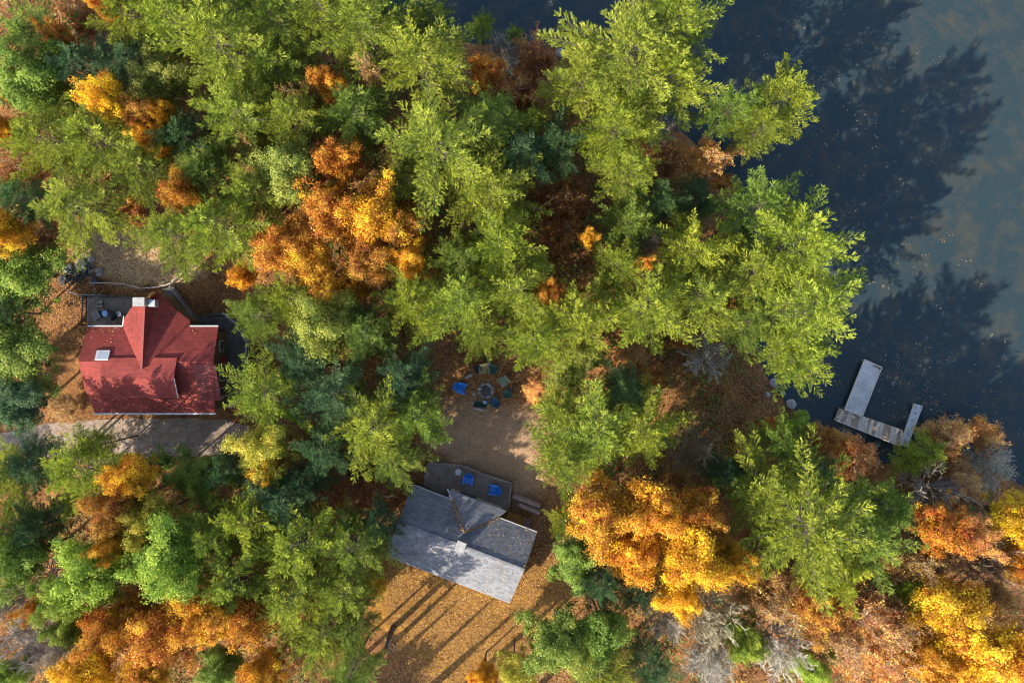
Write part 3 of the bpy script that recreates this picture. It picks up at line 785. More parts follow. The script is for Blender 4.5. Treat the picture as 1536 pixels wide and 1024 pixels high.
def camp_chair(name, loc, rz, mat, label, group='chairs round the fire pit', s=1.0):
    root = empty(name, loc, rz); root.scale = (s, s, s); tag(root, label, 'chair', group)
    MB().add([(-.28,-.27,.44),(.28,-.27,.44),(.26,.24,.38),(-.26,.24,.38),(-.28,-.27,.42),(.28,-.27,.42),(.26,.24,.36),(-.26,.24,.36),(0,0,.36),(0,0,.34)],
             [(0,1,8),(1,2,8),(2,3,8),(3,0,8),(5,4,9),(6,5,9),(7,6,9),(4,7,9),(0,4,5,1),(1,5,6,2),(2,6,7,3),(3,7,4,0)]).build('seat', M[mat], root)
    MB().slab([(-.28,.25,.40),(.28,.25,.40),(.31,.47,.98),(-.31,.47,.98)], .03).build('backrest', M[mat], root)
    for sx in (-1, 1):
        MB().box((sx*.33, -.02, .62), (.08, .5, .025)).build('armrest', M[mat], root)
        for y0, y1 in ((-.27, .25), (.25, -.27)):
            MB().tube([(sx*.32, y0, 0), (sx*.30, y1, .60 if y1 < 0 else .45)], .018).build('leg', M['black'], root)
    return root
def fz(a, b, z=0.0): return P(600 + a/3.657, 480 + b/3.657, z)
def dg(d): return math.radians(d)
adirondack('deck_chair', gx_(483, 118, .46), dg(-10), 'bluepl', 'vivid blue chair on the grey house deck, rounder and nearer the yard', 'blue chairs on the grey house deck', 1.12)
adirondack('deck_chair', gx_(596, 158, .46), dg(-100), 'bluepl', 'vivid blue chair on the grey house deck, broader one beside the roof edge', 'blue chairs on the grey house deck', 1.16)
adirondack('fire_pit_chair', fz(340, 372), dg(75), 'bluepl', 'vivid deep blue chair west of the fire pit', s=1.2)
camp_chair('camp_chair', fz(464, 272), dg(8), 'khaki', 'khaki camp chair north of the fire pit', s=1.25)
camp_chair('camp_chair', fz(506, 274), dg(-15), 'darkgreen', 'dark green camp chair close beside the khaki one', s=1.15)
camp_chair('camp_chair', fz(428, 270), dg(28), 'black', 'narrow black camp chair on the other side of the khaki one', s=.9)
camp_chair('camp_chair', fz(565, 336), dg(-55), 'greygreen', 'grey-green camp chair east of the fire pit', s=1.25)
camp_chair('camp_chair', fz(585, 402), dg(-85), 'darkgreen', 'dark green camp chair alone at the southeast of the fire pit', s=1.1)
adirondack('fire_pit_chair', fz(516, 446), dg(-130), 'navy', 'shaded navy blue chair south of the fire pit', s=1.0, framemat='darkgreen')
# bench, cooler, ball, pit, logs
o = empty('bench', fz(443, 455), dg(-6)); tag(o, 'long dark bench with a teal seat board south of the fire pit', 'bench')
MB().box((0, 0, .43), (1.15, .34, .05)).build('seat', M['darkgreen'], o)
MB().box((0, -.24, .72), (1.15, .05, .42), 0, .2).build('backrest', M['black'], o)
for sx in (-1, 1): MB().box((sx*.48, -.04, .2), (.07, .40, .41)).build('leg', M['black'], o)
o = empty('cushion', fz(466, 450, .456)); tag(o, 'round pale blue cushion lying on the dark bench', 'cushion')
MB().lathe([(.05,0),(.15,.02),(.17,.07),(.14,.12),(.03,.14)], 16).build('pad', M['palebl'], o, True)
o = empty('cooler', fz(484, 242), .2); tag(o, 'small pale blue cooler behind the dark green camp chair', 'cooler')
MB().box((0,0,.17), (.38,.26,.32)).build('cooler_body', M['palebl'], o); MB().box((0,0,.355), (.41,.29,.05)).build('lid', M['white'], o)
o = empty('fire_pit', fz(470, 386)); tag(o, 'stone-ringed fire pit with ash in the middle of the chairs', 'fire pit')
for k in range(13):
    a = k*2*math.pi/13 + rr.uniform(-.08, .08); s = rr.uniform(.13, .2)
    q = lump(rr, s, .7, 8); q.v = [(x + .62*math.cos(a), y + .62*math.sin(a), z - .02) for x, y, z in q.v]; q.build('stone', M['rock'], o)
MB().lathe([(.56,.02),(.5,.05),(.2,.10),(.01,.12)], 16).build('ash_bed', M['ash'], o, True)
for k in range(3):
    a = k*1.05 + .3; MB().tube([(-.4*math.cos(a), -.4*math.sin(a), .13), (.4*math.cos(a), .4*math.sin(a), .17 + .04*k)], .05, 6).build('charred_log', M['ash'], o)
for nm, a, b, L, an, mt, lb in (('log_seat', 432, 487, 1.0, -12, 'greybark', 'pale log lying on the ground behind the dark bench'),
                            ('log_seat', 378, 306, .8, 30, 'greybark', 'short grey log lying northwest of the fire pit'),
                            ('log_seat', 612, 372, .7, 60, 'bark', 'short dark log lying east of the fire pit')):
    o = empty(nm, fz(a, b), dg(an)); tag(o, lb, 'log', 'logs round the fire pit')
    MB().tube([(-L/2,0,.13),(0,.02,.14),(L/2,0,.12)], [.14,.15,.13], 9).build('bark', M[mt], o, True)
    MB().lathe([(.11,0),(.11,.012)], 9).build('cut_end', M['orangewood'], o).matrix_local = __import__('mathutils').Matrix.Translation((L/2, 0, .12)) @ __import__('mathutils').Matrix.Rotation(math.pi/2, 4, 'Y')
o = empty('lantern', fz(405, 404), .3); tag(o, 'small white lantern standing between the blue chair and the fire pit', 'lantern')
MB().lathe([(.09,0),(.09,.04),(.07,.05),(.07,.24),(.10,.26),(.02,.34)], 10).build('lantern_body', M['white'], o)
MB().tube([(-.07,0,.3),(-.05,0,.42),(.05,0,.42),(.07,0,.3)], .01, 4).build('handle', M['metal'], o)

# ------------------------------------------------------------------ grey house
ux, uy = Vector((.934, -.357, 0)), Vector((-.357, -.934, 0))
OA = Vector(P(619.6, 726.4, 3.2)); OA.z = 0
GH = empty('grey_roofed_house', OA); tag(GH, 'house with a two-tone grey shingle roof and a wide cross gable', 'house'); RO = OA.copy()
LW, n1, n2, ze, zr2, zw = 11.62, 3.12, 3.6, 3.2, 5.0, 2.9
def G(a, b, z): return OA + ux*a + uy*b + Vector((0, 0, z))
mb = MB()
s5 = [(.4, 0), (n1+n2-.45, 0), (n1+n2-.45, zw+.05), (n1, zr2-.22), (.4, ze+.02)]
mb.add([G(.35, b, z) for b, z in s5] + [G(LW-.35, b, z) for b, z in s5], [(0,1,2,3,4), (9,8,7,6,5)] + [(i, 5+i, 5+(i+1) % 5, (i+1) % 5) for i in range(5)])
# cross-gable front wall block
mb2 = MB()
roof = MB().slab([G(0,0,ze), G(LW,0,ze), G(LW,n1,zr2), G(0,n1,zr2)], .14)
roof.slab([G(0,n1,zr2-.002), G(LW,n1,zr2-.002), G(LW,n1+n2,zw), G(0,n1+n2,zw)], .14)
part(mb, 'wall', M['cream'], GH)
r1 = part(roof, 'roof', M['greyroof'], GH)
# wing: eave from f0 to f1 at the front, ridge in the middle running back to the main ridge
f0 = Vector(gx_(390, 157, 3.3)); f1 = Vector(gx_(655, 256, 3.3)); ap = Vector(gx_(466, 352, 4.92)); md = (f0 + f1)/2
fm = Vector(gx_(521, 207, 3.52))
k0 = Vector(gx_(412, 206, 3.42)); k1 = Vector(gx_(625, 282, 3.5))
wg = MB().slab([ap, k0, f0, fm], .12).slab([ap, fm, f1, k1], .12)
w1 = part(wg, 'gable_roof', M['greyroof'], GH)
part(MB().prism([(p.x, p.y) for p in (f0.lerp(f1, .06) + uy*.25, f0.lerp(f1, .94) + uy*.25, f0.lerp(f1, .94) + uy*1.2, f0.lerp(f1, .06) + uy*1.2)], 0, 3.05), 'gable_wing_wall', M['cream'], GH)
part(MB().beam(ap + Vector((0,0,.02)), k0 + Vector((0,0,.06)), .11, .05), 'valley', M['valley'], w1)
part(MB().beam(ap + Vector((0,0,.02)), k1 + Vector((0,0,.08)), .11, .05), 'valley', M['valley'], w1)
part(MB().beam(f0 + Vector((0,0,.03)), k0 + Vector((0,0,.05)), .05, .10), 'edge_trim', M['white'], w1)
for a, b in ((G(0,0,ze-.03), G(4.1,0,ze-.03)), (G(LW,0,ze-.03), G(8.2,0,ze-.03)), (G(0,n1+n2,zw-.03), G(LW,n1+n2,zw-.03))):
    part(MB().beam(a, b, .09, .11), 'gutter', M['stone'], GH)
part(MB().beam(G(0,n1,zr2+.01), G(LW,n1,zr2+.01), .22, .05), 'ridge_cap', M['greyroof'], GH)
cc = G(5.75, n1-.05, 0); ch = part(MB().box((cc.x, cc.y, 4.1), (.72, .85, 3.6), GANG), 'chimney', M['stone'], GH)
part(MB().box((cc.x, cc.y, 5.93), (.82, .95, .07), GANG), 'chimney_cap', M['stone'], ch)
part(MB().lathe([(.07,4.2),(.07,5.0),(.06,5.01)], 10, tuple(G(8.6, 4.3, -.6))), 'vent_pipe', M['metal'], GH)
def gwin(a, b, z, w, h, along, nm='window'):
    d = (w, .07, h) if along else (.07, w, h)
    p = G(a, b, z); f = part(MB().box(p, d, GANG), nm, M['white'], GH)
    d2 = (w-.16, .09, h-.16) if along else (.09, w-.16, h-.16)
    part(MB().box(p, d2, GANG), 'pane', M['glass'], f)
for a in (1.6, 3.2, 9.7): gwin(a, .39, 1.7, 1.0, 1.1, True)
for a in (2, 5, 8, 10): gwin(a, n1+n2-.44, 1.7, 1.1, 1.1, True)
for b in (1.6, 4.8): gwin(.34, b, 1.7, 1.0, 1.1, False); gwin(LW-.34, b, 1.7, 1.0, 1.1, False)
p = G(6.0, .2, 1.25); 
dp = f0.lerp(f1, .35) + uy*.22; dp.z = 1.45
d = part(MB().box(dp, (1.5, .08, 2.05), GANG), 'door', M['glass'], GH)
part(MB().box(dp + ux*.1 - uy*.06, (.04, .05, .2), GANG), 'handle', M['metal'], d)

z = .45
deck('back_deck', [gx_(*p, z) for p in ((292,95),(318,32),(345,40),(470,52),(560,92),(676,128),(662,250),(640,262),(400,165),(385,190),(282,140))], z, 'deck',
     'grey-brown wooden deck with blue chairs behind the grey house', [[gx_(*p, z) for p in ((290,100),(318,34),(345,41))], [gx_(*p, z) for p in ((470,52),(560,90),(676,127),(664,235))]], 'deck', ang=GANG, rail_h=.8)
deck('side_landing', [gx_(*p, .35) for p in ((662,262),(740,292),(738,340),(650,300))], .35, 'orangewood', 'small orange-brown wooden landing at the grey house\'s east corner', [], ang=GANG)
# blue frame beside the landing, covered piles
o = empty('ladder', gx_(746, 308, 0), GANG + .35); tag(o, 'blue metal ladder leaning at the end of the orange-brown landing', 'ladder')
for sx in (-1, 1): MB().beam((sx*.17, -.75, .0), (sx*.17, .55, 1.5), .045, .07).build('rail', M['bluepl'], o)
for k in range(6):
    t = (k + .5)/6; MB().beam((-.17, -.75 + 1.3*t, 1.5*t), (.17, -.75 + 1.3*t, 1.5*t), .035).build('rung', M['palebl'], o)
def covered(name, a, b, L, W, Hh, rz, label):
    root = empty(name, gx_(a, b, 0), rz); tag(root, label, 'covered pile', 'brown covered piles')
    n = 15; m = 7; V = []; Fc = []
    for i in range(n):
        for j in range(m):
            x = (i/(n-1) - .5)*L; t = j/(m-1)*2 - 1; y = t*W/2
            zc = Hh*(1 - abs(t)**4) + .04*math.sin(i*1.7 + j) - .03*math.cos(i*2.9); zc *= 1 if 0 < i < n-1 else .75
            if abs(t) > .99: zc = 0.03
            V.append((x, y, zc))
    for i in range(n-1):
        for j in range(m-1): Fc.append((i*m+j, (i+1)*m+j, (i+1)*m+j+1, i*m+j+1))
    for i in (0, n-1):
        b0 = len(V); V += [(V[i*m+j][0], V[i*m+j][1], 0) for j in range(m)]
        for j in range(m-1): Fc.append((i*m+j, i*m+j+1, b0+j+1, b0+j))
    MB().add(V, Fc).build('cover', M['tarp'], root, True)
    for k in (-1, 0, 1): MB().beam((k*L*.3, -W/2-.02, .05), (k*L*.3, -W/4, Hh*.99), .03).build('strap', M['black'], root)
covered('covered_woodpile', 742, 208, 2.7, .62, .8, GANG, 'long pile under a brown cover, outer of two beside the deck')
covered('covered_woodpile', 755, 240, 2.1, .60, .95, GANG, 'shorter pile under a brown cover, inner of two beside the deck')
o = empty('planter_box', gx_(310, 52, .46), .9); tag(o, 'grey planter box at the northwest corner of the grey house deck', 'planter')
MB().box((0,0,.2),(.62,.28,.4)).build('box', M['metal'], o); MB().box((0,0,.41),(.52,.2,.03)).build('soil', M['ash'], o)
o = empty('storage_box', gx_(300, 92, .46), .9); tag(o, 'grey storage box by the planter on the grey house deck', 'box')
MB().box((0,0,.2),(.5,.32,.4)).build('box', M['rail'], o); MB().box((0,0,.42),(.54,.36,.05)).build('lid', M['rail'], o)
o = empty('side_table', gx_(440, 80, .46), .3); tag(o, 'low round grey table near the rounder blue deck chair', 'table')
MB().lathe([(.28,.42),(.30,.44),(.28,.46)], 16).build('tabletop', M['metal'], o)
for k in range(3):
    a = k*2.094; MB().beam((.2*math.cos(a), .2*math.sin(a), 0), (.12*math.cos(a), .12*math.sin(a), .42), .035).build('leg', M['black'], o)

# ------------------------------------------------------------------ dock
def dz_(a, b, z): return Vector(P(1160 + a/4.653, 500 + b/4.653, z))
ZD = -.35
def planked(name, corners, z, mats, label, width, cat, along=True, posts=((.05,.05),(.95,.05),(.05,.95),(.95,.95)), beams=True, seed=1):
    A, B, C, Dd = [Vector((p[0], p[1], z)) for p in corners]       # A->B length, A->D width
    O = A.copy(); root = empty(name, O); tag(root, label, cat, None)
    q = lambda s, t: A.lerp(B, s).lerp(Dd.lerp(C, s), t) - O
    r = random.Random(seed); L = (B - A).length; n = max(1, int(L/width))
    groups = {}
    for k in range(n):
        s0, s1 = k/n + .06/n*r.random(), (k+1)/n - .10/n
        e0, e1 = r.uniform(-.012, .012), r.uniform(-.012, .012); dzv = Vector((0, 0, r.uniform(-.012, .012)))
        mb = groups.setdefault(mats[r.randrange(len(mats))], MB())
        mb.slab([q(s0, e0) + dzv, q(s1, e0) + dzv, q(s1, 1+e1) + dzv, q(s0, 1+e1) + dzv], .045)
    for mk, mb in groups.items(): mb.build('deck_planks', M[mk], root)
    fr = MB()
    for t in (.03, .97): fr.beam(q(0, t) - Vector((0,0,.13)), q(1, t) - Vector((0,0,.13)), .08, .16)
    fr.build('frame', M['plank1'], root)
    for s, t in posts:
        p = q(s, t); MB().beam(Vector((p.x, p.y, -3 - z)), Vector((p.x, p.y, .22)), .10).build('post', M['plank2'], root)
    return root, q
DK, q = planked('dock', [dz_(425,600,ZD), dz_(893,790,ZD), dz_(905,672,ZD), dz_(458,520,ZD)], ZD, ['plank1','plank1','plank2'], 'weathered plank walkway of the dock along the bank', .17, 'dock', seed=3,
               posts=((.02,.04),(.5,.03),(.98,.04),(.02,.96),(.5,.97)))
part_o = MB().beam(q(0,.0) + Vector((0,0,.03)), q(1,.0) + Vector((0,0,.03)), .10, .10); part_o.build('kerb_board', M['plank1'], DK)
# leaf dirt and loose boards at the landing
mb = MB()
for a, b, c2, d2 in (((.02,.2),(.10,.85),.12,0),((.06,.15),(.14,.8),.10,0),((.11,.72),(.27,.72),.16,0)):
    mb.beam(q(*a) + Vector((0,0,.045)), q(*b) + Vector((0,0,.045)), c2, .04)
mb.build('loose_board', M['plank1'], DK)
# ramp
R0 = [dz_(497,530,ZD+.12), dz_(637,180,ZD+.12), dz_(757,236,ZD+.12), dz_(620,580,ZD+.12)]
A, B, C, D_ = R0; O = A.copy(); RP = empty('dock_platform', O); tag(RP, 'smooth grey-boarded platform reaching from the dock into the lake', 'dock platform')
qq = lambda s, t: A.lerp(B, s).lerp(D_.lerp(C, s), t) - O
mb = MB()
for k in range(4):
    s0, s1 = k/4 + .002, (k+1)/4 - .002; mb.slab([qq(s0,0)+Vector((0,0,.004*k)), qq(s0,1)+Vector((0,0,.002*k)), qq(s1,1)+Vector((0,0,.003)), qq(s1,0)], .05)
mb.build('board', M['alu'], RP)
mb = MB()
for t in (0., 1.): mb.beam(qq(0,t) + Vector((0,0,-.02)), qq(1,t) + Vector((0,0,-.02)), .07, .16)
for s in (0., 1.): mb.beam(qq(s,0.01) + Vector((0,0,-.03)), qq(s,.99) + Vector((0,0,-.03)), .06, .14)
mb.build('edge_frame', M['plank1'], RP)
mb = MB()
for s0 in (.04, .36, .68):
    mb.slab([qq(s0,.06)-Vector((0,0,.14)), qq(s0+.26,.06)-Vector((0,0,.14)), qq(s0+.26,.94)-Vector((0,0,.14)), qq(s0,.94)-Vector((0,0,.14))], .42)
mb.build('float', M['black'], RP)
for s, t in ((.03,-.02),(.97,-.02),(.97,1.02)):
    p = qq(s,t); MB().tube([(p.x,p.y,-2.6),(p.x,p.y,.18)], .045, 8).build('post', M['metal'], RP)
mb = MB(); 
for k in range(16): mb.box(qq(.97 + rr.uniform(-.02,.02), rr.uniform(.5,.95)) + Vector((0,0,.03)), (.13*rr.random()+.04, .09, .02), rr.random()*3)
mb.build('leaf_dirt', M['valley'], RP)
o = empty('stick', qq(.315,.6) + O + Vector((0,0,.045))); tag(o, 'pale thin stick lying across the grey dock platform', 'stick')
MB().tube([(-.55,.02,0),(-.1,.06,.01),(.2,0,.01),(.5,-.04,0)], [.02,.03,.025,.012], 6).build('stem', M['cable'], o); MB().tube([(.0,.03,.01),(.3,.16,.02)], [.018,.01], 5).build('twig', M['cable'], o)
# white gangway at the far end
GW, qg = planked('gangway', [dz_(888,775,-.2), dz_(985,488,-.2), dz_(1040,503,-.2), dz_(932,790,-.2)], -.2, ['white'], 'narrow white worn gangway at the far end of the dock walkway', .22, 'gangway', seed=9, posts=((.97,.1),(.97,.9)))
mb = MB()
for s, t, a, b in ((.93,.45,.30,.34),(.78,.5,.3,.35),(.62,.45,.22,.4),(.30,.5,.26,.34),(.12,.5,.24,.3),(.48,.6,.16,.2)):
    mb.box(qg(s,t) + Vector((0,0,.017)), (a, b, .01), rr.uniform(0, 3))
mb.build('worn_patch', M['metal'], GW)
mb = MB()
for t in (0., 1.): mb.beam(qg(0,t) + Vector((0,0,.02)), qg(1,t) + Vector((0,0,.02)), .06, .12)
mb.build('edge_frame', M['white'], GW)
# leaves afloat on the lake
def floating():
    uv = []
    for (cu, cv, sd, n) in ((1394,596,12,70),(1400,625,14,50),(1345,590,14,40),(1355,560,20,40),(1240,575,20,60),(1215,560,16,50),(1300,540,60,60),(1400,500,80,90),(1250,250,60,110),(1300,180,90,160),(1330,420,80,120),(1450,560,60,80),(1200,120,70,110),(760,30,90,90),(1470,640,30,60)):
        for _ in range(n//5):
            a, b = rng.normal(cu, sd), rng.normal(cv, sd)
            for _ in range(rng.integers(2, 7)): uv.append((a + rng.normal(0, 4), b + rng.normal(0, 3)))
    uv = np.array(uv); s = K; xy = np.stack([(uv[:, 0]-768)*s, (512-uv[:, 1])*s], 1)
    xy = xy[shore_dist(xy[:, 0], xy[:, 1]) < -.2]; n = len(xy)
    B = np.column_stack([xy, np.full(n, WATER + .012) + rng.uniform(0, .01, n)]); nrm = unit(np.array([0,0,1.]) + rng.normal(0, .06, (n,3)))
    D = unit(np.cross(nrm, rng.normal(size=(n,3)))); L = rng.uniform(.08, .22, n)
    V, F = kites(B, D, L, L*.7, np.cross(nrm, D))
    o = link('floating_leaves', np_mesh('floating_leaves', V, F, np.repeat(np.clip(rng.normal(.5,.25,n),0,1), 4)), M['litter']); o.color = (.15,.105,.065,1); tag(o, kind='stuff')
floating()

# leaves blown onto the roofs
def roof_leaves():
    B = []
    for _ in range(520):
        a, b = rng.uniform(.1, LW-.1), rng.uniform(.1, n1+n2-.1)
        z = ze + (zr2-ze)*b/n1 if b < n1 else zr2 - (zr2-zw)*(b-n1)/n2
        p = G(a, b, z + .03); B.append(p[:])
    for k, q in ((k0, 90), (k1, 90)):
        for _ in range(q):
            p = ap.lerp(k, rng.uniform(0, 1)) + ux*rng.normal(0, .16) + Vector((0, 0, .09)); B.append(p[:])
    for _ in range(420):
        x = rng.uniform(xW+.3, xE-.5); y = rng.choice([rng.uniform(yN-.5, yN-.05), rng.uniform(yS+.1, yS+1.3), rng.uniform(yS, yN)])
        if (x > WL[0][0]-.2 and x < WR[-1][0] and y > yR-1.2) or (xd0 < x < xd1 and yf < y < yb) or x > px0-.1: continue
        B.append((x, y, (zn(y) if y > yR else zs(y)) + .03))
    B = np.array(B); n = len(B); nrm = unit(np.array([0,0,1.]) + rng.normal(0, .35, (n,3)))
    D = unit(np.cross(nrm, rng.normal(size=(n,3)))); L = rng.uniform(.06, .14, n)
    V, F = kites(B, D, L, L*.7, np.cross(nrm, D))
    o = link('roof_leaves', np_mesh('roof_leaves', V, F, np.repeat(np.clip(rng.normal(.5,.28,n),0,1), 4)), M['litter']); o.color = (.32,.16,.05,1); tag(o, kind='stuff')
roof_leaves()
for k, (u, v, r, lb) in enumerate([(1160,574,.45,'grey boulder on the bank closest under the southern shoreline pine'),(1174,590,.3,'small rock at the waterline between the shoreline pine and dock landing'),
        (1186,606,.5,'largest grey boulder at the waterline by the dock landing'),(1150,592,.28,'small rock on the leafy bank behind the waterline boulders'),(1250,652,.38,'flat rock in the shallows under the dock walkway\'s corner'),(840,80,.45,'boulder at the waterline of the northern inlet')]):
    x, y, _ = P(u, v, WATER); o = lump(rr, r, .55).build('rock', M['rock']); o.location = (x, y, max(float(ground_z(np.array([x]), np.array([y]))[0]), WATER - .1) - .05); tag(o, lb, 'rock', 'rocks on the bank')
